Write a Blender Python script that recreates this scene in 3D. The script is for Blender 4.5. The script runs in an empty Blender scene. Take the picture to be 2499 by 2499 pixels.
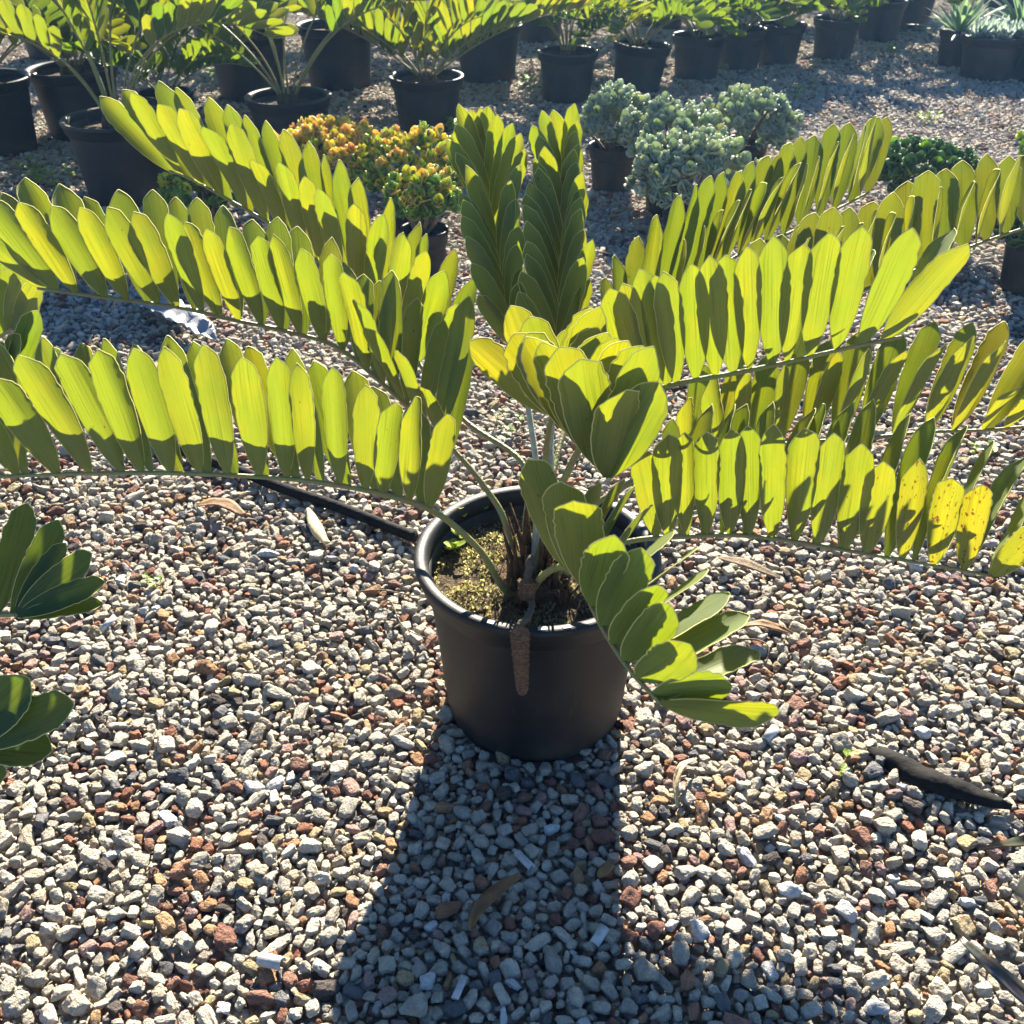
import bpy, math, random
import numpy as np
from mathutils import Vector, Matrix, Euler, noise

random.seed(7)
RNG = np.random.default_rng(11)
R = math.radians
sc = bpy.context.scene
COL = sc.collection

# ------------------------------------------------------------------ camera, sky, sun, exposure
PITCH, CAM_H, FPX, CX = 34.5, 1.37, 2452.0, 1249.5
cam_d = bpy.data.cameras.new('camera')
cam = bpy.data.objects.new('camera', cam_d)
COL.objects.link(cam)
cam.location = (0, 0, CAM_H)
cam.rotation_euler = (R(90 - PITCH), 0, 0)
cam_d.sensor_width = 36.0
cam_d.lens = 36.0 * FPX / 2499.0
cam_d.clip_start, cam_d.clip_end = 0.05, 400
cam_d.dof.use_dof = True
cam_d.dof.focus_distance = 1.72
cam_d.dof.aperture_fstop = 11
sc.camera = cam

SUN_EL, SUN_AZ = 29.5, 8.3          # azimuth to the right of +Y
world = bpy.data.worlds.new('World')
sc.world = world
world.use_nodes = True
wn = world.node_tree
sky = wn.nodes.new('ShaderNodeTexSky')
sky.sky_type = 'NISHITA'
sky.sun_disc = False
sky.sun_elevation = R(SUN_EL)
sky.sun_rotation = R(SUN_AZ)
sky.air_density, sky.dust_density, sky.ozone_density = 1.0, 0.1, 8.0
wn.links.new(sky.outputs[0], wn.nodes['Background'].inputs[0])
wn.nodes['Background'].inputs[1].default_value = 0.050

sun_d = bpy.data.lights.new('sun', 'SUN')
sun_d.energy = 5.0
sun_d.angle = R(0.5)
sun_d.color = (1.0, 0.90, 0.73)
sun = bpy.data.objects.new('sun', sun_d)
COL.objects.link(sun)
SUNV = Vector((math.sin(R(SUN_AZ)) * math.cos(R(SUN_EL)), math.cos(R(SUN_AZ)) * math.cos(R(SUN_EL)), math.sin(R(SUN_EL))))
sun.rotation_euler = SUNV.to_track_quat('Z', 'Y').to_euler()
sun.location = (2, 8, 6)

sc.view_settings.view_transform = 'Standard'
sc.view_settings.look = 'None'
sc.view_settings.gamma = 1.0
sc.view_settings.use_curve_mapping = False
sc.view_settings.exposure = 2.3
sc.cycles.max_bounces = 8
sc.cycles.transmission_bounces = 4
sc.cycles.transparent_max_bounces = 4
sc.cycles.sample_clamp_indirect = 6

# ------------------------------------------------------------------ helpers
def P(u, v, Y):
    """point of the place at depth Y that the photograph shows at pixel (u, v)"""
    a = R(PITCH) - math.atan((CX - v) / FPX)
    z = CAM_H - Y * math.tan(a)
    f = Y * math.cos(R(PITCH)) + (CAM_H - z) * math.sin(R(PITCH))
    return Vector(((u - CX) / FPX * f, Y, z))

def PZ(u, v, z):
    a = R(PITCH) - math.atan((CX - v) / FPX)
    return P(u, v, (CAM_H - z) / math.tan(a))

def pix(p):
    f = p.y * math.cos(R(PITCH)) + (CAM_H - p.z) * math.sin(R(PITCH))
    up = p.y * math.sin(R(PITCH)) - (CAM_H - p.z) * math.cos(R(PITCH))
    return CX + p.x / f * FPX, CX - up / f * FPX

def tag(o, label=None, cat=None, group=None, kind=None):
    if label: o['label'] = label
    if cat: o['category'] = cat
    if group: o['group'] = group
    if kind: o['kind'] = kind
    return o

def empty(name, loc, rz=0.0):
    o = bpy.data.objects.new(name, None)
    o.empty_display_size = 0.05
    COL.objects.link(o)
    o.location = loc
    o.rotation_euler = (0, 0, rz)
    return o

def link_mesh(name, me, parent=None, loc=(0, 0, 0)):
    o = bpy.data.objects.new(name, me)
    COL.objects.link(o)
    if parent is not None: o.parent = parent
    o.location = loc
    return o

class MB:
    """collects faces of one mesh"""
    def __init__(s):
        s.v, s.f, s.m, s.c = [], [], [], []
    def add(s, vs, fs, mat=0, col=None):
        b = len(s.v)
        s.v.extend([tuple(p) for p in vs])
        s.f.extend([tuple(i + b for i in f) for f in fs])
        s.m.extend([mat] * len(fs))
        if col is not None: s.c.extend([col] * len(vs))
    def tube(s, pts, rads, n=8, mat=0, caps=True, col=None):
        pts = [Vector(p) for p in pts]
        if not hasattr(rads, '__len__'): rads = [rads] * len(pts)
        t0 = (pts[1] - pts[0]).normalized()
        ref = Vector((0, 0, 1)) if abs(t0.z) < .9 else Vector((1, 0, 0))
        nrm = t0.cross(ref).normalized()
        vs = []
        for i, p in enumerate(pts):
            t = (pts[min(i + 1, len(pts) - 1)] - pts[max(i - 1, 0)]).normalized()
            nrm = (nrm - t * nrm.dot(t)).normalized()
            b = t.cross(nrm)
            for k in range(n):
                a = 2 * math.pi * k / n
                vs.append(p + (nrm * math.cos(a) + b * math.sin(a)) * rads[i])
        fs = []
        for i in range(len(pts) - 1):
            for k in range(n):
                k2 = (k + 1) % n
                fs.append((i * n + k, i * n + k2, (i + 1) * n + k2, (i + 1) * n + k))
        if caps:
            fs.append(tuple(range(n - 1, -1, -1)))
            fs.append(tuple((len(pts) - 1) * n + k for k in range(n)))
        s.add(vs, fs, mat, col)
    def lathe(s, prof, n=48, mat=0, closed=False, jit=0):
        vs, fs = [], []
        for (r, z) in prof:
            for k in range(n):
                a = 2 * math.pi * k / n
                vs.append((r * math.cos(a), r * math.sin(a), z))
        m = len(prof)
        for i in range(m if closed else m - 1):
            j = (i + 1) % m
            for k in range(n):
                k2 = (k + 1) % n
                fs.append((i * n + k, i * n + k2, j * n + k2, j * n + k))
        s.add(vs, fs, mat)
    def mesh(s, name, mats, smooth=True):
        me = bpy.data.meshes.new(name)
        me.from_pydata(s.v, [], s.f)
        for m in mats: me.materials.append(m)
        if len(mats) > 1: me.polygons.foreach_set('material_index', s.m)
        if smooth: me.polygons.foreach_set('use_smooth', [True] * len(s.f))
        if s.c:
            at = me.attributes.new('leafcol', 'FLOAT_COLOR', 'POINT')
            at.data.foreach_set('color', np.array([(c[0], c[1], c[2], 1) for c in s.c], 'f').ravel())
        me.update()
        return me
    def build(s, name, mats, parent=None, loc=(0, 0, 0), smooth=True):
        if not isinstance(mats, (list, tuple)): mats = [mats]
        return link_mesh(name, s.mesh(name, mats, smooth), parent, loc)

def catmull(pts, per=10):
    pts = [Vector(p) for p in pts]
    out = []
    for i in range(len(pts) - 1):
        p0 = pts[i - 1] if i else pts[0] * 2 - pts[1]
        p1, p2 = pts[i], pts[i + 1]
        p3 = pts[i + 2] if i + 2 < len(pts) else pts[-1] * 2 - pts[-2]
        for k in range(per):
            t = k / per
            out.append(.5 * ((2 * p1) + (p2 - p0) * t + (2 * p0 - 5 * p1 + 4 * p2 - p3) * t * t + (3 * p1 - p0 - 3 * p2 + p3) * t ** 3))
    out.append(pts[-1])
    return out

# ------------------------------------------------------------------ materials
def new_mat(name):
    m = bpy.data.materials.new(name)
    m.use_nodes = True
    nt = m.node_tree
    for n in list(nt.nodes): nt.nodes.remove(n)
    out = nt.nodes.new('ShaderNodeOutputMaterial')
    return m, nt, out

def N(nt, typ, **kw):
    n = nt.nodes.new(typ)
    for k, v in kw.items():
        if k.startswith('i_'):
            key = k[2:]
            n.inputs[int(key) if key.isdigit() else key.replace('_', ' ')].default_value = v
        else: setattr(n, k, v)
    return n

def L(nt, a, b): nt.links.new(a, b)

def mixc(nt, fac, a, b, blend='MIX'):
    m = nt.nodes.new('ShaderNodeMix')
    m.data_type = 'RGBA'
    m.blend_type = blend
    for sock, val in ((m.inputs[0], fac), (m.inputs[6], a), (m.inputs[7], b)):
        if isinstance(val, (int, float)): sock.default_value = val
        elif isinstance(val, tuple): sock.default_value = (*val[:3], 1)
        else: nt.links.new(val, sock)
    return m.outputs[2]

def mth(nt, op, a, b=0.0, clamp=False):
    m = nt.nodes.new('ShaderNodeMath')
    m.operation = op
    m.use_clamp = clamp
    for sock, val in ((m.inputs[0], a), (m.inputs[1], b)):
        if isinstance(val, (int, float)): sock.default_value = val
        else: nt.links.new(val, sock)
    return m.outputs[0]

def ramp(nt, fac, stops):
    r = nt.nodes.new('ShaderNodeValToRGB')
    e = r.color_ramp.elements
    while len(e) < len(stops): e.new(.5)
    for el, (p, c) in zip(e, stops):
        el.position = p
        el.color = (*c, 1) if not isinstance(c, (int, float)) else (c, c, c, 1)
    nt.links.new(fac, r.inputs[0])
    return r.outputs[0]

def plain(name, col, rough=.6, var=.25, scale=30, bump=0.0, spec=.4, col2=None, bscale=None):
    m, nt, out = new_mat(name)
    tc = N(nt, 'ShaderNodeTexCoord')
    no = N(nt, 'ShaderNodeTexNoise', i_Scale=scale, i_Detail=4.0)
    L(nt, tc.outputs['Object'], no.inputs['Vector'])
    c2 = col2 or tuple(c * (1 - var) for c in col)
    f = ramp(nt, no.outputs[0], [(.35, 0.0), (.65, 1.0)])
    c = mixc(nt, f, tuple(col), tuple(c2))
    b = N(nt, 'ShaderNodeBsdfPrincipled', i_Roughness=rough)
    b.inputs['Specular IOR Level'].default_value = spec
    L(nt, c, b.inputs['Base Color'])
    if bump:
        n2 = N(nt, 'ShaderNodeTexNoise', i_Scale=bscale or scale * 3, i_Detail=4.0)
        L(nt, tc.outputs['Object'], n2.inputs['Vector'])
        bp = N(nt, 'ShaderNodeBump', i_Strength=bump, i_Distance=.01)
        L(nt, n2.outputs[0], bp.inputs['Height'])
        L(nt, bp.outputs[0], b.inputs['Normal'])
    L(nt, b.outputs[0], out.inputs[0])
    return m

def leaf_material(name, top, under, trans, trans2, mixf=.52, rough=.55, veins=True):
    m, nt, out = new_mat(name)
    uv = N(nt, 'ShaderNodeUVMap')
    mp = N(nt, 'ShaderNodeMapping')
    mp.inputs['Scale'].default_value = (26, 1.3, 1)
    L(nt, uv.outputs[0], mp.inputs[0])
    oi = N(nt, 'ShaderNodeObjectInfo')
    off = N(nt, 'ShaderNodeCombineXYZ')
    L(nt, mth(nt, 'MULTIPLY', oi.outputs['Random'], 50), off.inputs[0])
    L(nt, mth(nt, 'MULTIPLY', oi.outputs['Random'], 31), off.inputs[1])
    L(nt, off.outputs[0], mp.inputs['Location'])
    st = N(nt, 'ShaderNodeTexNoise', i_Scale=1.0, i_Detail=3.0)
    L(nt, mp.outputs[0], st.inputs['Vector'])
    vein = ramp(nt, st.outputs[0], [(.28, .50), (.46, .96), (.75, 1.16)])
    mp2 = N(nt, 'ShaderNodeMapping')
    mp2.inputs['Scale'].default_value = (1.6, 4, 1)
    L(nt, uv.outputs[0], mp2.inputs[0])
    L(nt, off.outputs[0], mp2.inputs['Location'])
    bl = N(nt, 'ShaderNodeTexNoise', i_Scale=1.0, i_Detail=2.0)
    L(nt, mp2.outputs[0], bl.inputs['Vector'])
    ye = N(nt, 'ShaderNodeAttribute', attribute_type='OBJECT', attribute_name='yellow')
    sp = N(nt, 'ShaderNodeAttribute', attribute_type='OBJECT', attribute_name='spot')
    yf = mth(nt, 'ADD', mth(nt, 'MULTIPLY', mth(nt, 'SUBTRACT', bl.outputs[0], .35), .9),
             mth(nt, 'ADD', ye.outputs['Fac'], mth(nt, 'MULTIPLY', mth(nt, 'SUBTRACT', oi.outputs['Random'], .5), .5)), True)
    tcol = mixc(nt, yf, trans, trans2)
    tcol = mixc(nt, 1.0, tcol, vein, 'MULTIPLY')
    geo = N(nt, 'ShaderNodeNewGeometry')
    rcol = mixc(nt, geo.outputs['Backfacing'], top, under)
    rcol = mixc(nt, mth(nt, 'MULTIPLY', yf, .35), rcol, (.22, .20, .03))
    rcol = mixc(nt, .5, rcol, vein, 'MULTIPLY')
    # brown blemishes
    mp3 = N(nt, 'ShaderNodeMapping')
    mp3.inputs['Scale'].default_value = (7, 12, 1)
    L(nt, uv.outputs[0], mp3.inputs[0])
    L(nt, off.outputs[0], mp3.inputs['Location'])
    b3 = N(nt, 'ShaderNodeTexNoise', i_Scale=1.0, i_Detail=3.0, i_Roughness=.6)
    L(nt, mp3.outputs[0], b3.inputs['Vector'])
    thr = mth(nt, 'SUBTRACT', .735, mth(nt, 'MULTIPLY', sp.outputs['Fac'], .12))
    sf = mth(nt, 'MULTIPLY', mth(nt, 'SUBTRACT', b3.outputs[0], thr), 22, True)
    tcol = mixc(nt, sf, tcol, (.10, .035, .006))
    rcol = mixc(nt, sf, rcol, (.07, .03, .012))
    pr = N(nt, 'ShaderNodeBsdfPrincipled', i_Roughness=rough)
    pr.inputs['Specular IOR Level'].default_value = .35
    L(nt, rcol, pr.inputs['Base Color'])
    bp = N(nt, 'ShaderNodeBump', i_Strength=.25, i_Distance=.002)
    L(nt, st.outputs[0], bp.inputs['Height'])
    L(nt, bp.outputs[0], pr.inputs['Normal'])
    tr = N(nt, 'ShaderNodeBsdfTranslucent')
    L(nt, tcol, tr.inputs[0])
    mx = N(nt, 'ShaderNodeMixShader', i_0=mixf)
    L(nt, pr.outputs[0], mx.inputs[1])
    L(nt, tr.outputs[0], mx.inputs[2])
    L(nt, mx.outputs[0], out.inputs[0])
    return m

def translucent_attr(name, mixf=.35, rough=.4):
    m, nt, out = new_mat(name)
    at = N(nt, 'ShaderNodeAttribute', attribute_name='leafcol')
    pr = N(nt, 'ShaderNodeBsdfPrincipled', i_Roughness=rough)
    L(nt, at.outputs['Color'], pr.inputs['Base Color'])
    tr = N(nt, 'ShaderNodeBsdfTranslucent')
    L(nt, mixc(nt, 1.0, at.outputs['Color'], (1.9, 1.9, 1.2), 'MULTIPLY'), tr.inputs[0])
    mx = N(nt, 'ShaderNodeMixShader', i_0=mixf)
    L(nt, pr.outputs[0], mx.inputs[1]); L(nt, tr.outputs[0], mx.inputs[2])
    L(nt, mx.outputs[0], out.inputs[0])
    return m

def stone_material():
    m, nt, out = new_mat('gravel_stone')
    at = N(nt, 'ShaderNodeAttribute', attribute_type='INSTANCER', attribute_name='tint')
    tc = N(nt, 'ShaderNodeTexCoord')
    oi = N(nt, 'ShaderNodeObjectInfo')
    off = N(nt, 'ShaderNodeCombineXYZ')
    for k in range(3): L(nt, mth(nt, 'MULTIPLY', oi.outputs['Random'], 37 + 11 * k), off.inputs[k])
    ad = N(nt, 'ShaderNodeVectorMath', operation='ADD')
    L(nt, tc.outputs['Object'], ad.inputs[0]); L(nt, off.outputs[0], ad.inputs[1])
    n1 = N(nt, 'ShaderNodeTexNoise', i_Scale=1.7, i_Detail=5.0, i_Roughness=.65)
    L(nt, ad.outputs[0], n1.inputs['Vector'])
    var = ramp(nt, n1.outputs[0], [(.28, .66), (.5, 1.0), (.75, 1.18)])
    n2 = N(nt, 'ShaderNodeTexNoise', i_Scale=6.0, i_Detail=3.0, i_Roughness=.7)
    L(nt, ad.outputs[0], n2.inputs['Vector'])
    pit = ramp(nt, n2.outputs[0], [(.28, .45), (.38, 1.0)])
    c = mixc(nt, 1.0, at.outputs['Color'], var, 'MULTIPLY')
    c = mixc(nt, .75, c, pit, 'MULTIPLY')
    b = N(nt, 'ShaderNodeBsdfPrincipled', i_Roughness=.88)
    b.inputs['Specular IOR Level'].default_value = .25
    L(nt, c, b.inputs['Base Color'])
    bp = N(nt, 'ShaderNodeBump', i_Strength=.7, i_Distance=.22)
    L(nt, mth(nt, 'ADD', n1.outputs[0], mth(nt, 'MULTIPLY', n2.outputs[0], .5)), bp.inputs['Height'])
    L(nt, bp.outputs[0], b.inputs['Normal'])
    L(nt, b.outputs[0], out.inputs[0])
    return m

def pot_material():
    m, nt, out = new_mat('black_pot_plastic')
    tc = N(nt, 'ShaderNodeTexCoord')
    n1 = N(nt, 'ShaderNodeTexNoise', i_Scale=9.0, i_Detail=6.0, i_Roughness=.65)
    L(nt, tc.outputs['Object'], n1.inputs['Vector'])
    n2 = N(nt, 'ShaderNodeTexNoise', i_Scale=220.0, i_Detail=3.0)
    L(nt, tc.outputs['Object'], n2.inputs['Vector'])
    sx = N(nt, 'ShaderNodeSeparateXYZ'); L(nt, tc.outputs['Object'], sx.inputs[0])
    low = ramp(nt, sx.outputs[2], [(0.0, .55), (.10, .12), (.3, .05)])
    dust = mth(nt, 'MULTIPLY', ramp(nt, n1.outputs[0], [(.40, .0), (.75, 1.0)]), mth(nt, 'ADD', low, .10), True)
    dust = mth(nt, 'MULTIPLY', dust, ramp(nt, n2.outputs[0], [(.3, .45), (.7, 1.0)]))
    mpS = N(nt, 'ShaderNodeMapping'); mpS.inputs['Scale'].default_value = (60, 60, 9)
    L(nt, tc.outputs['Object'], mpS.inputs[0])
    n3 = N(nt, 'ShaderNodeTexNoise', i_Scale=1.0, i_Detail=5.0, i_Roughness=.7)
    L(nt, mpS.outputs[0], n3.inputs['Vector'])
    scuff = mth(nt, 'MULTIPLY', ramp(nt, n3.outputs[0], [(.60, .0), (.72, 1.0)]), mth(nt, 'ADD', low, .30), True)
    dust = mth(nt, 'MAXIMUM', dust, mth(nt, 'MULTIPLY', scuff, .8))
    c = mixc(nt, dust, (.006, .0065, .008), (.14, .105, .07))
    b = N(nt, 'ShaderNodeBsdfPrincipled')
    b.inputs['Specular IOR Level'].default_value = .34
    L(nt, c, b.inputs['Base Color'])
    L(nt, mth(nt, 'ADD', .52, mth(nt, 'MULTIPLY', dust, .5)), b.inputs['Roughness'])
    bp = N(nt, 'ShaderNodeBump', i_Strength=.12, i_Distance=.004)
    L(nt, n2.outputs[0], bp.inputs['Height']); L(nt, bp.outputs[0], b.inputs['Normal'])
    L(nt, b.outputs[0], out.inputs[0])
    return m

M = {}
M['leaf'] = leaf_material('cycad_leaf', (.17, .225, .075), (.215, .235, .085), (.150, .194, .004), (.275, .232, .003))
M['leafdark'] = leaf_material('cycad_leaf_shaded', (.040, .085, .028), (.06, .10, .04), (.13, .21, .008), (.20, .22, .008), .45)  # darker leaf copy, shade from other leaves put into its colour
M['margin'] = plain('leaf_margin', (.60, .57, .22), .7, .15, 60, 0, .1)
M['rachis'] = plain('rachis', (.17, .20, .06), .5, .35, 45, .3, .4, (.20, .15, .06))
M['palerachis'] = plain('pale_rachis', (.42, .43, .33), .7, .3, 60, .3, .2)  # pale fuzzy rachis, with the light on it put into the colour
M['stone'] = stone_material()
M['pot'] = pot_material()
M['soil'] = plain('potting_soil', (.045, .032, .022), .95, .5, 60, .9, .1, (.11, .085, .055), 120)
M['moss'] = plain('moss', (.26, .30, .05), .9, .4, 40, .5, .1, (.13, .15, .03))
M['fibre'] = plain('caudex_fibre', (.05, .028, .018), .9, .5, 40, .8, .1, (.12, .07, .035))
M['cone'] = plain('cone_scale', (.20, .11, .062), .85, .45, 160, .4, .2)
M['dryleaf'] = plain('dry_leaf', (.24, .13, .055), .7, .4, 25, .3, .3)
M['paleleaf'] = plain('pale_dry_leaf', (.62, .47, .26), .6, .3, 25, .2, .3)
M['blackplastic'] = plain('black_plastic', (.006, .006, .008), .8, .4, 30, .25, .12, (.014, .013, .012))
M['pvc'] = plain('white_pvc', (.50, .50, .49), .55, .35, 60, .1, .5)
M['film'] = plain('plastic_film', (.25, .26, .28), .4, .2, 14, .4, .5)
M['sheet'] = plain('ground_sheet', (.28, .24, .19), .95, .5, 35, .6, .1, (.30, .27, .23))
M['succ'] = translucent_attr('succulent_leaf', .36, .55)
M['weed'] = translucent_attr('weed_leaf', .45, .5)
M['wood'] = plain('twig', (.20, .15, .10), .85, .4, 60, .5, .2)

# ------------------------------------------------------------------ the ground
ME_G = MB()
ME_G.add([(-80, -40, -.016), (80, -40, -.016), (80, 120, -.016), (-80, 120, -.016)], [(0, 1, 2, 3)])
ground = ME_G.build('gravel_ground', M['sheet'], smooth=False)
tag(ground, 'gravel yard of the plant nursery', 'ground', kind='structure')

def ico(sub):
    t = (1 + 5 ** .5) / 2
    v = [(-1, t, 0), (1, t, 0), (-1, -t, 0), (1, -t, 0), (0, -1, t), (0, 1, t), (0, -1, -t), (0, 1, -t), (t, 0, -1), (t, 0, 1), (-t, 0, -1), (-t, 0, 1)]
    f = [(0, 11, 5), (0, 5, 1), (0, 1, 7), (0, 7, 10), (0, 10, 11), (1, 5, 9), (5, 11, 4), (11, 10, 2), (10, 7, 6), (7, 1, 8), (3, 9, 4), (3, 4, 2), (3, 2, 6), (3, 6, 8), (3, 8, 9), (4, 9, 5), (2, 4, 11), (6, 2, 10), (8, 6, 7), (9, 8, 1)]
    v = [Vector(p).normalized() for p in v]
    for _ in range(sub):
        cache, nf = {}, []
        def mid(a, b):
            k = (min(a, b), max(a, b))
            if k not in cache:
                v.append(((v[a] + v[b]) / 2).normalized()); cache[k] = len(v) - 1
            return cache[k]
        for a, b, c in f:
            ab, bc, ca = mid(a, b), mid(b, c), mid(c, a)
            nf += [(a, ab, ca), (b, bc, ab), (c, ca, bc), (ab, bc, ca)]
        f = nf
    return np.array([tuple(p) for p in v]), f

ICO_V, ICO_F = ico(3)
def stone_mesh(i, angular):
    rg = np.random.default_rng(100 + i)
    n = int(rg.integers(9, 15))
    nr = rg.normal(size=(n, 3)); nr /= np.linalg.norm(nr, axis=1)[:, None]
    nr = np.vstack([nr, np.eye(3), -np.eye(3)])
    h = rg.uniform(.62, 1.0, len(nr))
    d = np.maximum(ICO_V @ nr.T, 1e-3) / h
    p = 15 if angular else 7
    r = 1.0 / (np.sum(d ** p, axis=1) ** (1 / p))
    sc_ = np.array([1.0, rg.uniform(.68, .98), rg.uniform(.55, .85)])
    out = []
    for (x, y, z), rr in zip(ICO_V, r):
        q = Vector((x, y, z)) * 2.1 + Vector((i * 7.3, 0, 0))
        rr *= 1 + .15 * noise.noise(q) + .075 * noise.noise(q * 2.3) + .035 * noise.noise(q * 5.1)
        out.append((x * rr * sc_[0], y * rr * sc_[1], z * rr * sc_[2]))
    me = bpy.data.meshes.new('stone')
    me.from_pydata(out, [], ICO_F)
    me.polygons.foreach_set('use_smooth', [True] * len(ICO_F))
    me.materials.append(M['stone'])
    return me

stone_col = bpy.data.collections.new('stone_shapes')
STONES = []
for i in range(20):
    me = stone_mesh(i, i % 3 != 0)
    o = bpy.data.objects.new('stone_%02d' % i, me)
    stone_col.objects.link(o)
    STONES.append(me)

def ground_h(x, y):
    q = Vector((x * 2.2, y * 2.2, 3.1))
    return .018 * noise.noise(q) + .010 * noise.noise(q * 2.6)

def dart_tile(T, rmin, rmax, fill, seed):
    rg = random.Random(seed)
    rs = []
    area = 0
    while area < fill * T * T:
        r = min(rmax, max(rmin, rg.lognormvariate(math.log(.0075), .38)))
        rs.append(r); area += math.pi * r * r * .8
    rs.sort(reverse=True)
    cell = rmax * 2
    nc = int(T / cell); cell = T / nc
    grid = {}
    out = []
    for r in rs:
        for _ in range(26):
            x, y = rg.random() * T, rg.random() * T
            cx, cy = int(x / cell), int(y / cell)
            ok = True
            for i in (-1, 0, 1):
                for j in (-1, 0, 1):
                    for (ax, ay, ar) in grid.get(((cx + i) % nc, (cy + j) % nc), ()):
                        dx = abs(ax - x); dx = min(dx, T - dx)
                        dy = abs(ay - y); dy = min(dy, T - dy)
                        if dx * dx + dy * dy < (.84 * (ar + r)) ** 2: ok = False; break
                    if not ok: break
                if not ok: break
            if ok:
                grid.setdefault((cx, cy), []).append((x, y, r)); out.append((x, y, r)); break
    return out

POT_X, POT_Y = .043, 1.367
PALE = [(.69, .61, .48), (.63, .565, .455), (.56, .51, .42), (.74, .67, .54), (.49, .45, .38), (.66, .60, .49), (.62, .53, .40)]
RED = [(.36, .165, .105), (.43, .225, .14), (.29, .145, .105), (.36, .20, .145)]
def stone_tint(x, y, rg):
    clump = .5 + .5 * noise.noise(Vector((x * 3.2, y * 3.2, 9)))
    p = rg.random()
    red = .03 + .15 * clump * clump * 1.4
    if p < red: c = rg.choice(RED)
    elif p < red + .035: c = rg.choice([(.46, .26, .14), (.50, .31, .17)])
    elif p < red + .065: c = (.47, .31, .27)
    elif p < red + .105: c = (.52, .41, .24)
    elif p < red + .165: c = rg.choice([(.17, .17, .175), (.12, .10, .09), (.22, .22, .22)])
    elif p < red + .18: c = (.78, .78, .76)
    else: c = rg.choice(PALE)
    k = rg.uniform(.82, 1.12)
    return (c[0] * k, c[1] * k, c[2] * k)

POT_HOLES = [(POT_X, POT_Y, .162)]
def scatter():
    rg = random.Random(5)
    T = 1.2
    tileA = dart_tile(T, .0038, .020, 1.30, 1)
    tileB = dart_tile(T, .0055, .016, .95, 2)
    rows = []
    for layer, tile in ((0, tileB), (1, tileA)):
        y0 = -.35
        for j in range(10):
            for i in range(-6, 6):
                ox, oy = i * T + (.37 if j % 2 else 0), y0 + j * T
                hw = (oy + T) * .62 + 1.15
                if ox > hw or ox + T < -hw: continue
                if layer == 0 and oy > 3.2: continue
                for (x, y, r) in tile:
                    X, Y = x + ox, y + oy
                    if abs(X) > Y * .62 + 1.0: continue
                    if any((X - a) ** 2 + (Y - b) ** 2 < c * c for a, b, c in POT_HOLES): continue
                    h = ground_h(X, Y)
                    if layer == 0: z = h - .006 + rg.uniform(-.003, .003)
                    else: z = h + r * .40 + rg.uniform(-.002, .0045)
                    rr = r * rg.uniform(.98, 1.18)
                    rows.append((X, Y, z, rr, layer))
    return rows, rg

rows, rg = scatter()
def stone_rec(X, Y, z, r, rg):
    idx = rg.randrange(20)
    rot = (rg.uniform(-.45, .45), rg.uniform(-.45, .45), rg.uniform(0, 6.283))
    e = rg.uniform(.9, 1.45) if rg.random() < .35 else 1.0
    return idx, rot, (r * e, r / e ** .4, r * rg.uniform(.66, .98)), stone_tint(X, Y, rg)

# the stones that show largest are pieces of their own, all others one mass
def near_score(t):
    X, Y, z, r, layer = t
    u, v = pix(Vector((X, Y, max(z, 0))))
    f = Y * .824 + CAM_H * .566
    return r / f if (layer == 1 and 0 < u < 2499 and 0 < v < 2499) else 0
order = sorted(range(len(rows)), key=lambda k: -near_score(rows[k]))[:300]
own = set(order)
pts, idxs, rots, scls, tints = [], [], [], [], []
for k, (X, Y, z, r, layer) in enumerate(rows):
    idx, rot, s3, tint = stone_rec(X, Y, z, r, rg)
    if k in own:
        o = link_mesh('pebble', STONES[idx], ground, (X, Y, z))
        o.rotation_euler = rot
        o.scale = s3
        o['tint'] = tint
    else:
        pts.append((X, Y, z)); idxs.append(idx); rots.append(rot); scls.append(s3); tints.append(tint)

me = bpy.data.meshes.new('gravel')
me.vertices.add(len(pts))
me.vertices.foreach_set('co', np.array(pts, 'f').ravel())
a = me.attributes.new('idx', 'INT', 'POINT'); a.data.foreach_set('value', np.array(idxs, 'i'))
for nm, arr in (('rot', rots), ('scl', scls), ('tint', tints)):
    a = me.attributes.new(nm, 'FLOAT_VECTOR', 'POINT'); a.data.foreach_set('vector', np.array(arr, 'f').ravel())
gravel = link_mesh('gravel', me)
tag(gravel, 'loose pale grey gravel with red brick fragments covering the yard', 'gravel', kind='stuff')
ng = bpy.data.node_groups.new('scatter_stones', 'GeometryNodeTree')
ng.interface.new_socket('Geometry', in_out='INPUT', socket_type='NodeSocketGeometry')
ng.interface.new_socket('Geometry', in_out='OUTPUT', socket_type='NodeSocketGeometry')
gi, go = ng.nodes.new('NodeGroupInput'), ng.nodes.new('NodeGroupOutput')
iop = ng.nodes.new('GeometryNodeInstanceOnPoints')
ci = ng.nodes.new('GeometryNodeCollectionInfo')
ci.inputs['Collection'].default_value = stone_col
ci.inputs['Separate Children'].default_value = True
ci.inputs['Reset Children'].default_value = True
ng.links.new(gi.outputs[0], iop.inputs['Points'])
ng.links.new(ci.outputs[0], iop.inputs['Instance'])
iop.inputs['Pick Instance'].default_value = True
def named(nm, typ):
    n = ng.nodes.new('GeometryNodeInputNamedAttribute')
    n.data_type = typ
    n.inputs['Name'].default_value = nm
    return n.outputs[0]
ng.links.new(named('idx', 'INT'), iop.inputs['Instance Index'])
e2r = ng.nodes.new('FunctionNodeEulerToRotation')
ng.links.new(named('rot', 'FLOAT_VECTOR'), e2r.inputs[0])
ng.links.new(e2r.outputs[0], iop.inputs['Rotation'])
ng.links.new(named('scl', 'FLOAT_VECTOR'), iop.inputs['Scale'])
ng.links.new(iop.outputs[0], go.inputs[0])
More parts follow.
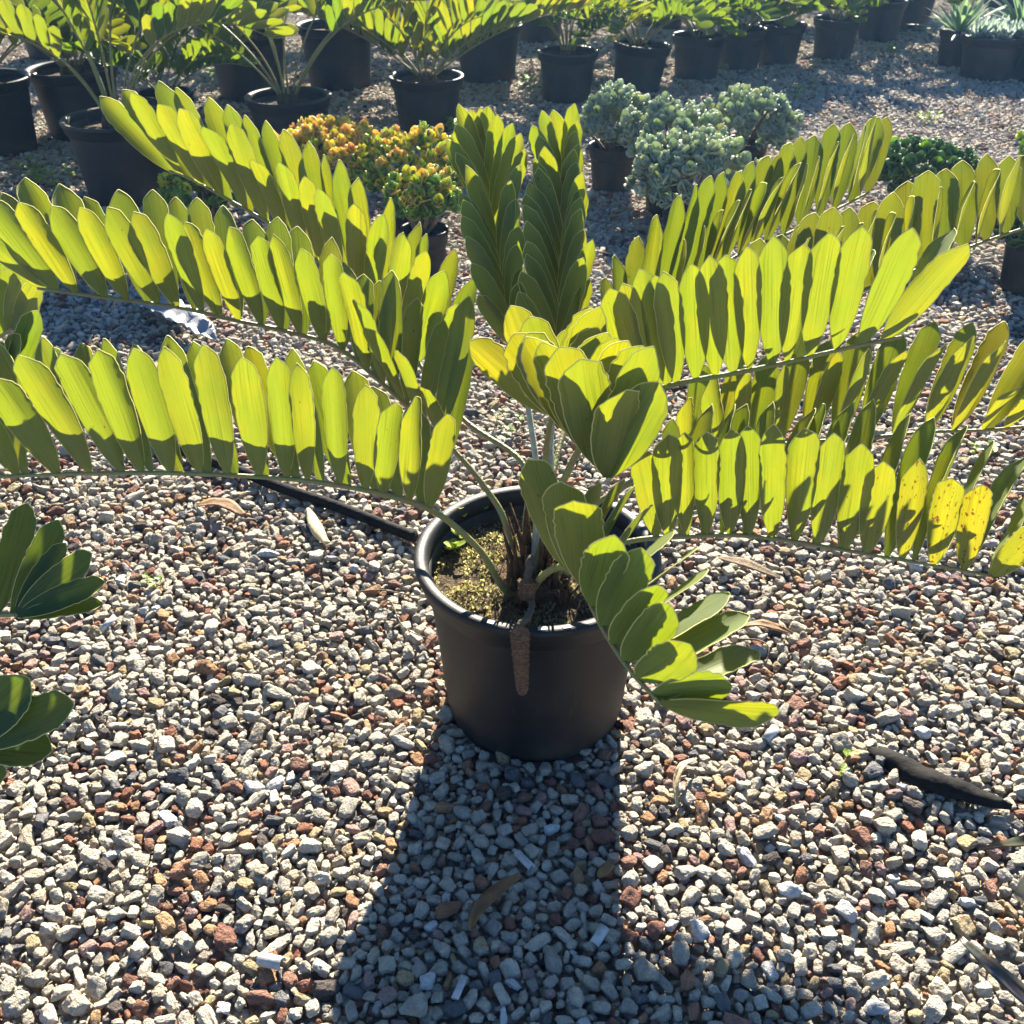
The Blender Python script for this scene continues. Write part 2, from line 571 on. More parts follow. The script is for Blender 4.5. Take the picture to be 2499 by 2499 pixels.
md = gravel.modifiers.new('stones', 'NODES')
md.node_group = ng

# ------------------------------------------------------------------ pots
def pot_parts(root, d, H, segs=56, soil_z=None, soil_mat='soil', mossy=False):
    Rr = d / 2
    soil_z = soil_z if soil_z is not None else H - .055
    b = MB()
    b.lathe([(.02, .001), (.73 * Rr, .001), (.755 * Rr, .004), (.775 * Rr, .014), (.785 * Rr, .035), (.83 * Rr, H * .45),
             (.895 * Rr, H - .046), (.895 * Rr, H - .03), (.872 * Rr, H - .03), (.85 * Rr, soil_z - .05)], segs)
    b.build('body', M['pot'], root)
    b = MB()
    b.lathe([(.880 * Rr, H - .050), (.925 * Rr, H - .052), (.945 * Rr, H - .046), (.965 * Rr, H - .024), (.992 * Rr, H - .014), (1.0 * Rr, H - .008), (.995 * Rr, H - .002),
             (.975 * Rr, H + .001), (.925 * Rr, H), (.895 * Rr, H - .004), (.878 * Rr, H - .014)], segs, closed=True)
    b.build('rim', M['pot'], root)
    b = MB()
    n, m = 40, 14
    vs, fs = [(0, 0, soil_z + .012)], []
    rmax = .868 * Rr
    for i in range(1, m + 1):
        for k in range(n):
            r = rmax * i / m
            x, y = r * math.cos(6.2832 * k / n), r * math.sin(6.2832 * k / n)
            z = soil_z + .010 * (1 - (r / rmax) ** 2) + .008 * noise.noise(Vector((x * 45, y * 45, d * 9))) + .005 * noise.noise(Vector((x * 120, y * 120, d * 9)))
            vs.append((x, y, z))
    for k in range(n): fs.append((0, 1 + k, 1 + (k + 1) % n))
    for i in range(m - 1):
        for k in range(n):
            k2 = (k + 1) % n
            fs.append((1 + i * n + k, 1 + (i + 1) * n + k, 1 + (i + 1) * n + k2, 1 + i * n + k2))
    b.add(vs, fs)
    b.build('soil', M[soil_mat], root)

def pot(label, loc, d, H, group=None, **kw):
    o = empty('plant_pot', loc)
    tag(o, label, 'plant pot', group)
    pot_parts(o, d, H, **kw)
    return o

# ------------------------------------------------------------------ leaflets
PROF = [(0, .16), (.04, .27), (.10, .46), (.20, .68), (.32, .85), (.46, .96), (.62, 1.0), (.75, .98), (.83, .90), (.92, .80), (1.0, .7)]
def wprof(t, sh=.84):
    if t > sh:
        q = (t - sh) / (1 - sh)
        return wprof(sh) * (1 - q ** 1.9) + .05 * q
    for (a, x), (b, y) in zip(PROF, PROF[1:]):
        if t <= b: return x + (y - x) * (t - a) / (b - a)
    return PROF[-1][1]

def leaflet_mesh(name, seed, mats, nl=22, nw=6, margin=True):
    rg = random.Random(seed)
    cup = rg.uniform(.015, .05) * rg.choice((1, 1, 1, -.4))
    bend = rg.uniform(-.05, .09)
    twist = rg.uniform(-.35, .35)
    sway = rg.uniform(-.10, .10)
    skew = rg.uniform(-.16, .16)
    shL, shR = rg.uniform(.72, .86), rg.uniform(.72, .86)
    if nl > 8 and rg.random() < .6: shL = rg.uniform(.86, .93)
    jag = {}
    b = MB()
    def pt(x, t):
        w = wprof(t, shL if x < 0 else shR)
        s = x * w * .5
        if t > .55 and nl > 8:
            if (t, x < 0) not in jag: jag[(t, x < 0)] = 1 + rg.uniform(-.075, .055)
            s *= 1 + (jag[(t, x < 0)] - 1) * max(0, abs(x) - .5) * 2
        t2 = t + skew * x * w * .12 * (t > .7) * (t - .7) / .3
        z = cup * (2 * x * w * .5) ** 2 * 1.3 + bend * (t * t) + .006 * math.sin(9 * t + seed) * x
        a = twist * (t - .4)
        return Vector((s * math.cos(a) + sway * (t * (1 - t)) * 1.2, t2, z + s * math.sin(a) * .30))
    ts = [(i / nl) ** .9 for i in range(nl + 1)]
    ts = [1 - (1 - t) ** 1.25 for t in ts]
    vs, uvs = [], []
    for t in ts:
        for j in range(nw + 1):
            x = -1 + 2 * j / nw
            vs.append(pt(x, t)); uvs.append(((x * wprof(t) + 1) / 2, t))
    fs = []
    for i in range(nl):
        for j in range(nw):
            q = i * (nw + 1) + j
            fs.append((q, q + 1, q + nw + 2, q + nw + 1))
    b.add(vs, fs, 0)
    nuv = list(uvs)
    if margin:
        edge = [vs[i * (nw + 1)] for i in range(1, nl + 1)] + [vs[nl * (nw + 1) + j] for j in range(1, nw)] + [vs[i * (nw + 1) + nw] for i in range(nl, 0, -1)]
        mv, mf = [], []
        for i, p in enumerate(edge):
            t = edge[min(i + 1, len(edge) - 1)] - edge[max(i - 1, 0)]
            o2 = Vector((t.y * .30 * .30, -t.x, 0)); o2 = Vector((-t.y, t.x * .09, 0))
            ln = math.hypot(o2.x * .3, o2.y) or 1
            o2 = o2 / ln
            for k in range(3):
                a = 2.094 * k
                mv.append(p + o2 * (.0042 * math.cos(a)) + Vector((0, 0, .0042 * math.sin(a))))
        for i in range(len(edge) - 1):
            for k in range(3):
                k2 = (k + 1) % 3
                mf.append((i * 3 + k, i * 3 + k2, i * 3 + 3 + k2, i * 3 + 3 + k))
        b.add(mv, mf, 1)
        nuv += [(.5, .5)] * len(mv)
    me = b.mesh(name, mats)
    ul = me.uv_layers.new(name='UVMap')
    li = np.zeros(len(me.loops), 'i'); me.loops.foreach_get('vertex_index', li)
    ul.data.foreach_set('uv', np.array(nuv, 'f')[li].ravel())
    return me

LEAF = [leaflet_mesh('leaflet', 20 + i, [M['leaf'], M['margin']]) for i in range(12)]
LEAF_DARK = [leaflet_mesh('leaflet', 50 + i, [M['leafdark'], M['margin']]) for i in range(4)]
LEAF_LO = [leaflet_mesh('leaflet', 70 + i, [M['leaf'], M['margin']], 7, 2, False) for i in range(5)]

def leaf_matrix(base, tip, T, width, twist, lat_ref):
    a = tip - base
    ln = a.length
    a.normalize()
    w = T - a * T.dot(a)
    if w.length < 1e-4: w = a.orthogonal()
    w.normalize()
    w = Matrix.Rotation(twist, 3, a) @ w
    n = w.cross(a)
    if n.dot(lat_ref) < 0: w = -w; n = -n
    m = Matrix((( w.x * width, a.x * ln, n.x * ln, base.x), (w.y * width, a.y * ln, n.y * ln, base.y), (w.z * width, a.z * ln, n.z * ln, base.z), (0, 0, 0, 1)))
    return m

def nearest(path, u, v):
    return min(range(len(path)), key=lambda i: (path[i][1] - u) ** 2 + (path[i][2] - v) ** 2)

LRG = random.Random(3)
def frond(plant, L0, ctrl, rows, rad=(.0065, .0022), per=14, thorns=0, leafset=None, world=False, rmat='rachis'):
    """rachis through control points (u, v, depth); every leaflet a sub-part"""
    leafset = leafset or LEAF
    w = [Vector(c) for c in ctrl] if world else [P(*c) for c in ctrl]
    path = catmull(w, per)
    n = len(path)
    b = MB()
    b.tube([p - L0 for p in path], [rad[0] + (rad[1] - rad[0]) * (i / (n - 1)) ** .8 for i in range(n)], 8)
    for k in range(thorns):
        i = LRG.randrange(3, int(n * .45))
        p = path[i] - L0
        t = (path[i + 1] - path[i]).normalized()
        d = t.cross(Vector((LRG.uniform(-1, 1), LRG.uniform(-1, 1), LRG.uniform(-.4, 1)))).normalized()
        s = t.cross(d)
        r = .005
        b.add([p + d * r * .8 + t * .0016, p + d * r * .8 - t * .0008 + s * .0013, p + d * r * .8 - t * .0008 - s * .0013, p + d * (r + LRG.uniform(.0025, .005))],
              [(0, 1, 3), (1, 2, 3), (2, 0, 3)])
    fr = b.build('frond', M[rmat], plant)
    pp = [(p, *pix(p)) for p in path]
    for row in rows:
        items = []
        if 'pairs' in row:
            items = [(nearest(pp, a, c), d, e) for a, c, d, e in row['pairs']]
        else:
            i0, i1 = nearest(pp, *row['b0']), nearest(pp, *row['b1'])
            m = len(row['tips'])
            # even spacing by image arc
            acc = [0]
            for i in range(i0, i1):
                acc.append(acc[-1] + (path[i + 1] - path[i]).length)
            for k, (u, v) in enumerate(row['tips']):
                s = acc[-1] * k / max(1, m - 1)
                j = min(range(len(acc)), key=lambda q: abs(acc[q] - s))
                items.append((i0 + j, u, v))
        for k, (i, u, v) in enumerate(items):
            base = path[i]
            T = (path[min(i + 1, n - 1)] - path[max(i - 1, 0)]).normalized()
            dY = row['dY'] if not isinstance(row['dY'], tuple) else row['dY'][0] + (row['dY'][1] - row['dY'][0]) * k / max(1, len(items) - 1)
            tip = P(u + LRG.uniform(-8, 8), v + LRG.uniform(-8, 8), base.y + dY + LRG.uniform(-.02, .02))
            lat = (tip - base); lat = lat - T * lat.dot(T)
            up = Vector((0, 0, 1)); up = up - T * up.dot(T)
            latn = lat - up * lat.dot(up) / max(up.length_squared, 1e-6)
            ref = up * .35 - latn.normalized() if latn.length > 1e-4 else up
            wd = row.get('w', .046) * LRG.uniform(.86, 1.12)
            mtx = leaf_matrix(base, tip, Vector(row['wref']) if 'wref' in row else T, wd, R(row.get('tw', 12) + LRG.uniform(-15, 15)), ref)
            mtx.translation -= L0
            o = link_mesh('leaflet', LRG.choice(leafset), fr)
            o.matrix_basis = mtx
            ye = row.get('yellow', 0)
            o['yellow'] = ye[k] if isinstance(ye, (list, tuple)) else ye + 0.0
            spt = row.get('spot', 0)
            o['spot'] = (spt[k] if isinstance(spt, (list, tuple)) else spt) + (LRG.uniform(.2, .6) if LRG.random() < .15 else 0.0)
    return fr

# ------------------------------------------------------------------ the potted cycad in front
main_pot = pot('big black nursery pot in the foreground holding the large cycad', (POT_X, POT_Y, 0), .42, .35, segs=96, soil_z=.292)
L0 = Vector((POT_X, POT_Y - .04, .295))
cyc = empty('cycad_plant', L0)
tag(cyc, 'large foreground cycad with backlit yellow green fronds in the big black pot', 'cycad')
C = (1298, 1431, 1.31)

frond(cyc, L0, [(1285, 1435, 1.31), (1235, 1442, 1.28), (1178, 1352, 1.25), (1108, 1283, 1.23), (1047, 1243, 1.21), (960, 1213, 1.19), (830, 1185, 1.17), (652, 1165, 1.15), (348, 1154, 1.12), (0, 1163, 1.10), (-220, 1180, 1.08)], [
    dict(pairs=[(1047, 1240, 1091, 1030), (1000, 1225, 1034, 989), (939, 1205, 956, 972), (891, 1195, 887, 943), (826, 1180, 809, 913), (757, 1172, 735, 891), (696, 1166, 674, 878), (635, 1160, 587, 874), (557, 1158, 504, 859), (500, 1156, 402, 859), (426, 1155, 330, 850), (357, 1154, 235, 850), (287, 1154, 150, 861), (222, 1154, 52, 863), (130, 1157, -26, 917), (52, 1161, -90, 960), (-30, 1165, -180, 990)], dY=-.035, w=.036, tw=10),
    dict(tips=[(1008, 983), (913, 946), (865, 909), (770, 887), (713, 852), (604, 852), (557, 830), (478, 833), (409, 828), (335, 837), (267, 830), (187, 835), (113, 830), (13, 835), (-70, 850)], b0=(1030, 1235), b1=(60, 1160), dY=.11, w=.042, tw=-30)], thorns=60)

frond(cyc, L0, [(1290, 1425, 1.31), (1256, 1352, 1.34), (1226, 1257, 1.37), (1191, 1200, 1.39), (1147, 1143, 1.41), (1108, 1100, 1.43), (1026, 1022, 1.46), (960, 960, 1.48), (826, 850, 1.51), (696, 808, 1.49), (565, 780, 1.47), (435, 750, 1.45), (261, 727, 1.42), (109, 706, 1.40), (95, 704, 1.40)], [
    dict(pairs=[(1091, 1080, 1026, 935), (1040, 1030, 956, 865), (985, 985, 882, 817), (940, 935, 870, 735), (895, 900, 835, 665), (837, 850, 800, 617), (787, 835, 735, 604), (735, 820, 670, 587), (685, 805, 622, 576), (639, 795, 565, 572), (587, 785, 504, 561), (539, 775, 452, 546), (491, 762, 404, 526), (439, 750, 330, 520), (383, 742, 265, 515), (317, 735, 198, 515), (256, 727, 130, 507), (190, 718, 48, 489), (143, 711, -25, 495), (112, 707, -50, 570)], dY=-.045, w=.036, tw=14),
    dict(tips=[(1136, 830), (1140, 728), (1080, 787), (1017, 730), (960, 652), (926, 691), (887, 670), (843, 640), (796, 578), (726, 554), (678, 535), (613, 530), (548, 515), (487, 496), (435, 478), (370, 470), (287, 463), (209, 470), (152, 465), (78, 448), (13, 470)], b0=(1106, 1095), b1=(120, 709), dY=.12, w=.040, tw=-12)], thorns=60)

frond(cyc, L0, [(1290, 1400, 1.33), (1283, 1290, 1.37), (1278, 1135, 1.46), (1130, 1022, 1.56), (1000, 860, 1.69), (850, 700, 1.80), (739, 609, 1.85), (661, 548, 1.88), (565, 491, 1.90), (461, 435, 1.92), (413, 417, 1.93)], [
    dict(tips=[(1173, 683), (1126, 622), (1052, 578), (1017, 537), (978, 485), (900, 435), (843, 396), (804, 378), (757, 352), (704, 315), (652, 296), (600, 278), (561, 257), (500, 237), (439, 213), (383, 202), (304, 224), (265, 246)], b0=(1080, 960), b1=(425, 420), dY=.11, w=.043, tw=-8),
    dict(tips=[(1143, 730), (1091, 656), (1039, 604), (980, 565), (932, 526), (860, 500), (778, 470), (735, 435), (678, 409), (622, 387), (559, 315), (491, 304), (439, 270), (383, 259), (322, 241)], b0=(1050, 925), b1=(440, 427), dY=-.05, w=.040, tw=26)], thorns=20)

frond(cyc, L0, [C, (1312, 1200, 1.37), (1290, 1000, 1.47), (1243, 761, 1.60), (1230, 696, 1.64), (1208, 565, 1.72), (1191, 457, 1.80), (1178, 378, 1.86)], [
    dict(tips=[(1165, 720), (1152, 643), (1134, 583), (1134, 522), (1130, 491), (1126, 465), (1130, 409), (1117, 378), (1095, 348), (1121, 300), (1115, 261), (1143, 272)], b0=(1262, 860), b1=(1185, 425), dY=.0, w=.031, tw=16, wref=(1, 0, 0)),
    dict(tips=[(1280, 690), (1276, 650), (1268, 600), (1272, 545), (1265, 491), (1256, 435), (1274, 409), (1277, 361), (1262, 330), (1247, 300), (1221, 274), (1200, 261), (1173, 270)], b0=(1262, 860), b1=(1184, 420), dY=.0, w=.031, tw=-16, wref=(1, 0, 0))], rmat='palerachis')

frond(cyc, L0, [C, (1340, 1180, 1.37), (1345, 1060, 1.43), (1360, 880, 1.53), (1365, 804, 1.58), (1369, 717, 1.64), (1374, 609, 1.71), (1378, 500, 1.78), (1380, 413, 1.84)], [
    dict(tips=[(1275, 770), (1265, 713), (1273, 661), (1273, 622), (1278, 583), (1286, 543), (1278, 509), (1286, 478), (1295, 448), (1313, 409), (1304, 378), (1321, 348), (1308, 326), (1304, 300), (1326, 274), (1347, 265)], b0=(1358, 930), b1=(1379, 455), dY=.0, w=.033, tw=16, wref=(1, 0, 0)),
    dict(tips=[(1445, 740), (1439, 683), (1430, 630), (1439, 587), (1434, 552), (1421, 517), (1421, 478), (1426, 452), (1426, 417), (1413, 387), (1413, 361), (1417, 343), (1408, 313), (1417, 291), (1404, 257)], b0=(1358, 930), b1=(1379, 455), dY=.0, w=.031, tw=-16, wref=(1, 0, 0))], rmat='palerachis')

frond(cyc, L0, [C, (1330, 1250, 1.40), (1400, 1000, 1.60), (1560, 800, 1.80), (1790, 630, 1.95), (1921, 571, 2.0), (2051, 506, 2.03), (2121, 469, 2.05)], [
    dict(tips=[(1473, 683), (1508, 622), (1552, 578), (1586, 528), (1647, 487), (1686, 459), (1723, 435), (1762, 426), (1795, 413), (1834, 402), (1866, 387), (1901, 376), (1927, 361), (1960, 343), (1995, 328), (2030, 309), (2077, 298), (2147, 293), (2173, 289)], b0=(1490, 880), b1=(2118, 471), dY=.11, w=.043, tw=-10),
    dict(tips=[(1684, 583), (1734, 552), (1771, 517), (1808, 500), (1836, 470), (1882, 448), (1917, 428), (1945, 396), (1977, 396), (2012, 383), (2051, 348), (2095, 330), (2121, 313), (2151, 283)], b0=(1640, 740), b1=(2100, 480), dY=-.06, w=.046, tw=50)])

frond(cyc, L0, [C, (1340, 1270, 1.39), (1450, 1050, 1.48), (1700, 860, 1.58), (1950, 765, 1.63), (2190, 678, 1.67), (2312, 626, 1.69), (2399, 591, 1.70), (2499, 557, 1.715), (2600, 525, 1.72)], [
    dict(tips=[(1851, 587), (1903, 565), (1960, 543), (1995, 528), (2034, 515), (2077, 506), (2125, 491), (2173, 474), (2212, 450), (2256, 430), (2303, 413), (2351, 393), (2403, 387), (2456, 383), (2510, 380), (2560, 370)], b0=(1800, 818), b1=(2560, 538), dY=.11, w=.047, tw=-10, yellow=.15),
    dict(tips=[(1900, 620), (1980, 590), (2051, 548), (2103, 545), (2155, 526), (2190, 517), (2256, 483), (2308, 463), (2373, 441), (2430, 417), (2495, 391), (2550, 380)], b0=(1860, 795), b1=(2500, 557), dY=-.06, w=.050, tw=48, yellow=.1)])

frond(cyc, L0, [C, (1330, 1300, 1.33), (1400, 1120, 1.35), (1500, 995, 1.34), (1630, 942, 1.325), (1790, 911, 1.31), (1921, 884, 1.295), (2051, 853, 1.28), (2182, 826, 1.27), (2200, 822, 1.268)], [
    dict(pairs=[(1560, 965, 1491, 709), (1585, 955, 1526, 691), (1606, 950, 1565, 674), (1626, 942, 1600, 674), (1650, 937, 1630, 665), (1699, 928, 1695, 652), (1747, 918, 1738, 635), (1786, 911, 1777, 622), (1834, 902, 1825, 609), (1882, 893, 1886, 587), (1921, 884, 1960, 587), (1977, 870, 2025, 570), (2043, 855, 2103, 570), (2099, 843, 2221, 557), (2150, 833, 2373, 604)], dY=-.03, w=.043, tw=6, yellow=.1),
    dict(tips=[(1880, 650), (1960, 640), (2040, 625), (2130, 610), (2230, 600), (2320, 560)], b0=(1800, 905), b1=(2195, 823), dY=.11, w=.046, tw=-20)], thorns=20)

frond(cyc, L0, [C, (1340, 1330, 1.36), (1500, 1200, 1.42), (1700, 1120, 1.45), (1880, 1088, 1.46), (2051, 1074, 1.465), (2138, 1067, 1.465), (2269, 1054, 1.46), (2399, 1050, 1.45), (2499, 1041, 1.44), (2600, 1030, 1.43)], [
    dict(pairs=[(1690, 1125, 1677, 970), (1750, 1115, 1753, 930), (1820, 1105, 1830, 909), (1895, 1095, 1930, 890), (1973, 1080, 2047, 865), (2030, 1075, 2130, 857), (2099, 1070, 2212, 857), (2186, 1063, 2308, 841), (2260, 1055, 2386, 839), (2330, 1052, 2469, 841), (2399, 1050, 2495, 935), (2450, 1045, 2580, 920), (2499, 1041, 2640, 930)], dY=-.035, w=.042, tw=24, yellow=.25, spot=.5),
    dict(tips=[(1720, 900), (1800, 890), (1880, 870), (1960, 850), (2030, 830), (2110, 810), (2195, 813), (2277, 791), (2373, 789), (2456, 783), (2560, 800)], b0=(1690, 1122), b1=(2410, 1049), dY=.10, w=.046, tw=-18, yellow=[.1] * 9 + [1.0, .2], spot=[0] * 9 + [.7, 0])])

frond(cyc, L0, [(1310, 1440, 1.31), (1340, 1415, 1.30), (1380, 1385, 1.29), (1440, 1345, 1.28), (1560, 1317, 1.265), (1660, 1310, 1.255), (1790, 1306, 1.24), (1921, 1319, 1.22), (2051, 1341, 1.19), (2182, 1363, 1.16), (2312, 1385, 1.13), (2421, 1406, 1.10)], [
    dict(pairs=[(1604, 1314, 1565, 1100), (1630, 1312, 1639, 1078), (1677, 1309, 1673, 1057), (1725, 1307, 1730, 1054), (1782, 1306, 1782, 1048), (1830, 1308, 1821, 1048), (1882, 1314, 1890, 1052), (1938, 1321, 1960, 1057), (1999, 1331, 2034, 1070), (2056, 1341, 2099, 1087), (2121, 1352, 2160, 1135), (2199, 1366, 2247, 1130), (2277, 1379, 2330, 1161), (2356, 1394, 2399, 1196), (2418, 1405, 2530, 1290)], dY=-.035, w=.040, tw=8, yellow=[0] * 9 + [.2, .25, .4, .5, .5, .5], spot=[.1] * 9 + [.5, .6, 1.1, 1.2, 1.2, 1]),
    dict(tips=[(1652, 1022), (1751, 987), (1800, 990), (1843, 991), (1899, 989), (1982, 996), (2030, 989), (2073, 978), (2143, 983), (2212, 1009), (2282, 1026), (2351, 1043), (2430, 1074), (2495, 1113), (2520, 1213)], b0=(1600, 1314), b1=(2410, 1404), dY=.12, w=.042, tw=-52)], thorns=20)

frond(cyc, L0, [C, (1325, 1200, 1.37), (1335, 1080, 1.36), (1352, 1010, 1.31), (1385, 1030, 1.22), (1425, 1085, 1.14), (1482, 1165, 1.04)], [
    dict(tips=[(1150, 843), (1247, 743), (1304, 783), (1252, 809), (1282, 817), (1292, 830), (1321, 843), (1378, 857), (1417, 870), (1521, 946)], b0=(1352, 1012), b1=(1480, 1162), dY=(.0, -.035), w=.054, tw=12, wref=(1, 0, 0), yellow=[.5, .3, .3, .3, .3, .3, .2, .2, .2, .3], spot=.15),
    dict(tips=[(1413, 791), (1443, 752), (1465, 748), (1460, 798), (1487, 809), (1500, 817), (1543, 826), (1569, 839), (1587, 843), (1613, 935)], b0=(1352, 1012), b1=(1482, 1165), dY=(.03, -.03), w=.052, tw=-14, wref=(1, 0, 0), yellow=.2)])

frond(cyc, L0, [(1300, 1440, 1.30), (1325, 1405, 1.20), (1373, 1383, 1.06), (1420, 1420, .93), (1450, 1490, .86), (1490, 1565, .81), (1545, 1645, .77), (1610, 1715, .745)], [
    dict(pairs=[(1378, 1385, 1290, 1137), (1400, 1400, 1375, 1183), (1424, 1430, 1400, 1222), (1448, 1486, 1508, 1290), (1470, 1530, 1569, 1338), (1495, 1575, 1600, 1412), (1525, 1617, 1643, 1477), (1560, 1660, 1681, 1571), (1590, 1695, 1785, 1662), (1608, 1713, 1895, 1746)], dY=(-.03, -.02), w=.048, tw=6, wref=(.8, 0, -.6), spot=.25),
    dict(tips=[(1469, 1178), (1521, 1165), (1559, 1196), (1617, 1248), (1656, 1306), (1701, 1352), (1740, 1403), (1785, 1455), (1837, 1520), (1850, 1588)], b0=(1395, 1397), b1=(1600, 1705), dY=(.09, .05), w=.040, tw=-30)], thorns=50)

# caudex, old leaf bases, cones
b = MB()
vs, fs = [], []
n, m = 20, 9
for i in range(m + 1):
    t = i / m
    r = .052 * math.sqrt(max(0, 1 - (t * .96) ** 3)) + .004
    for k in range(n):
        a = 6.2832 * k / n
        rr = r * (1 + .25 * noise.noise(Vector((math.cos(a) * 3, math.sin(a) * 3, t * 7))))
        vs.append((rr * math.cos(a), rr * math.sin(a), -.01 + t * .062))
for i in range(m):
    for k in range(n):
        k2 = (k + 1) % n
        fs.append((i * n + k, i * n + k2, (i + 1) * n + k2, (i + 1) * n + k))
fs.append(tuple(m * n + k for k in range(n)))
b.add(vs, fs)
b.build('caudex', M['fibre'], cyc)
rg2 = random.Random(8)
for k in range(44):
    a = rg2.uniform(0, 6.283)
    r0 = rg2.uniform(.012, .05)
    h = rg2.uniform(.05, .14) if k > 3 else rg2.uniform(.15, .21)
    if k <= 3: a = R(95 + 25 * k); r0 = .02
    base = Vector((r0 * math.cos(a), r0 * math.sin(a), .0))
    lean = Vector((math.cos(a), math.sin(a), 0)) * rg2.uniform(-.01, .035)
    b = MB()
    b.tube([base, base + lean * .4 + Vector((0, 0, h * .5)), base + lean + Vector((rg2.uniform(-.008, .008), 0, h))], [.008, .006, .0012], 6)
    b.build('old_leaf_base', M['fibre'], cyc)
b = MB()
for k in range(170):
    a = rg2.uniform(0, 6.283); r0 = rg2.uniform(.01, .075)
    p = Vector((r0 * math.cos(a), r0 * math.sin(a), rg2.uniform(0, .04)))
    q = p + Vector((rg2.uniform(-.025, .025), rg2.uniform(-.025, .025), rg2.uniform(-.01, .05)))
    mid = (p + q) / 2 + Vector((rg2.uniform(-.01, .01), rg2.uniform(-.01, .01), rg2.uniform(0, .02)))
    b.tube([p, mid, q], [.0012, .0009, .0005], 4)
tag(b.build('fibre', M['dryleaf'], cyc), kind='stuff')

def cone_part(p0, p1, rad, stalk, name='pollen_cone'):
    """scaly cone from p0 to p1 with a curved stalk (list of points ending at p0)"""
    ax = p1 - p0
    ln = ax.length
    ax.normalize()
    s = ax.orthogonal().normalized(); t = ax.cross(s)
    b = MB()
    rows_n = max(8, int(ln / .0056)); per = 11
    core = []
    for i in range(rows_n + 1):
        q = i / rows_n
        core.append((q, rad * (min(1, (q * 7 + .35)) if q < .1 else 1) * (1 - .42 * q) * math.sqrt(max(.02, 1 - max(0, (q - .86) / .14) ** 2))))
    b.tube([p0 + ax * ln * q for q, r in core], [r * .9 for q, r in core], 14)
    for i, (q, r) in enumerate(core[:-1]):
        for k in range(per):
            a = 6.2832 * (k + .5 * (i % 2)) / per
            d = s * math.cos(a) + t * math.sin(a)
            e = d.cross(ax)
            c0 = p0 + ax * ln * q
            hw, hh = r * 3.1416 / per * .9, .0028
            o = c0 + d * r * .86
            b.add([o - e * hw, o + ax * hh, o + e * hw, o - ax * hh, c0 + d * (r * 1.2)], [(0, 1, 4), (1, 2, 4), (2, 3, 4), (3, 0, 4)])
    co = b.build(name, M['cone'], cyc, smooth=False)
    b = MB()
    pth = catmull(stalk, 6)
    b.tube([p + Vector((noise.noise(p * 90), noise.noise(p * 80 + Vector((5, 0, 0))), 0)) * .003 for p in pth], [rad * (.26 + .16 * i / len(pth)) * (1 + .3 * noise.noise(Vector((i * .9, 0, 0)))) for i in range(len(pth))], 7)
    b.build('stalk', M['stalk'], co)
    return co
M['stalk'] = plain('cone_stalk', (.085, .07, .055), .8, .4, 60, .5, .2, (.06, .05, .04))
W = lambda u, v, Y: P(u, v, Y) - L0
cone_part(W(1268, 1528, 1.150), W(1275, 1697, 1.128), .0150, [W(1285, 1450, 1.25), W(1298, 1475, 1.20), W(1290, 1505, 1.165), W(1268, 1530, 1.150)])
cone_part(W(1289, 1412, 1.235), W(1284, 1466, 1.222), .0165, [W(1292, 1400, 1.27), W(1297, 1362, 1.25), W(1291, 1385, 1.24), W(1289, 1414, 1.235)])

# moss and seedlings on the soil of the big pot
b = MB()
rgm = random.Random(4)
for k in range(8500):
    a = rgm.uniform(0, 6.283); r0 = .178 * math.sqrt(rgm.random())
    x, y = r0 * math.cos(a), r0 * math.sin(a)
    cl = noise.noise(Vector((x * 22, y * 22, 1.7))) + .35 * noise.noise(Vector((x * 60, y * 60, 4)))
    if cl < -.05 - (.25 if x < 0 else -.05): continue
    if r0 < .07: continue
    z = .296 + .010 * (1 - (r0 / .182) ** 2) + max(0, cl) * .014
    p = Vector((x, y, z))
    s = rgm.uniform(.0020, .0052)
    d = Vector((rgm.uniform(-1, 1), rgm.uniform(-1, 1), rgm.uniform(.2, 1.2))).normalized()
    e = d.orthogonal().normalized()
    e = Matrix.Rotation(rgm.uniform(0, 6.28), 3, d) @ e
    b.add([p, p + d * s + e * s * .5, p + d * s * 1.7, p + d * s - e * s * .5], [(0, 1, 2, 3)], 0,
          rgm.choice([(.20, .195, .11), (.26, .245, .15), (.14, .135, .075), (.29, .26, .18), (.16, .12, .07)]))
tag(b.build('moss', M['weed'], main_pot, smooth=False), kind='stuff')

def sprig(b, base, h, n, leaf, cols, spread=.6, rg=random.Random(2)):
    """small seedling: a stem and leaves"""
    top = base + Vector((rg.uniform(-.3, .3) * h, rg.uniform(-.3, .3) * h, h))
    b.tube([base, (base + top) / 2 + Vector((rg.uniform(-.1, .1) * h, 0, 0)), top], [.0011, .0009, .0006], 4, 0, True, (.14, .18, .04))
    for k in range(n):
        t = rg.uniform(.35, 1)
        p = base.lerp(top, t)
        a = rg.uniform(0, 6.283)
        d = Vector((math.cos(a), math.sin(a), rg.uniform(-.1, spread))).normalized()
        s = leaf * rg.uniform(.6, 1.2)
        e = d.cross(Vector((0, 0, 1))).normalized() * s * .32
        c = rg.choice(cols)
        q = Vector((0, 0, s * .08))
        b.add([p, p + d * s * .35 + e + q, p + d * s * .75 + e * .85 + q, p + d * s, p + d * s * .75 - e * .85 + q, p + d * s * .35 - e + q, p + d * s * .5],
              [(0, 6, 1), (1, 6, 2), (2, 6, 3), (3, 6, 4), (4, 6, 5), (5, 6, 0)], 0, c)

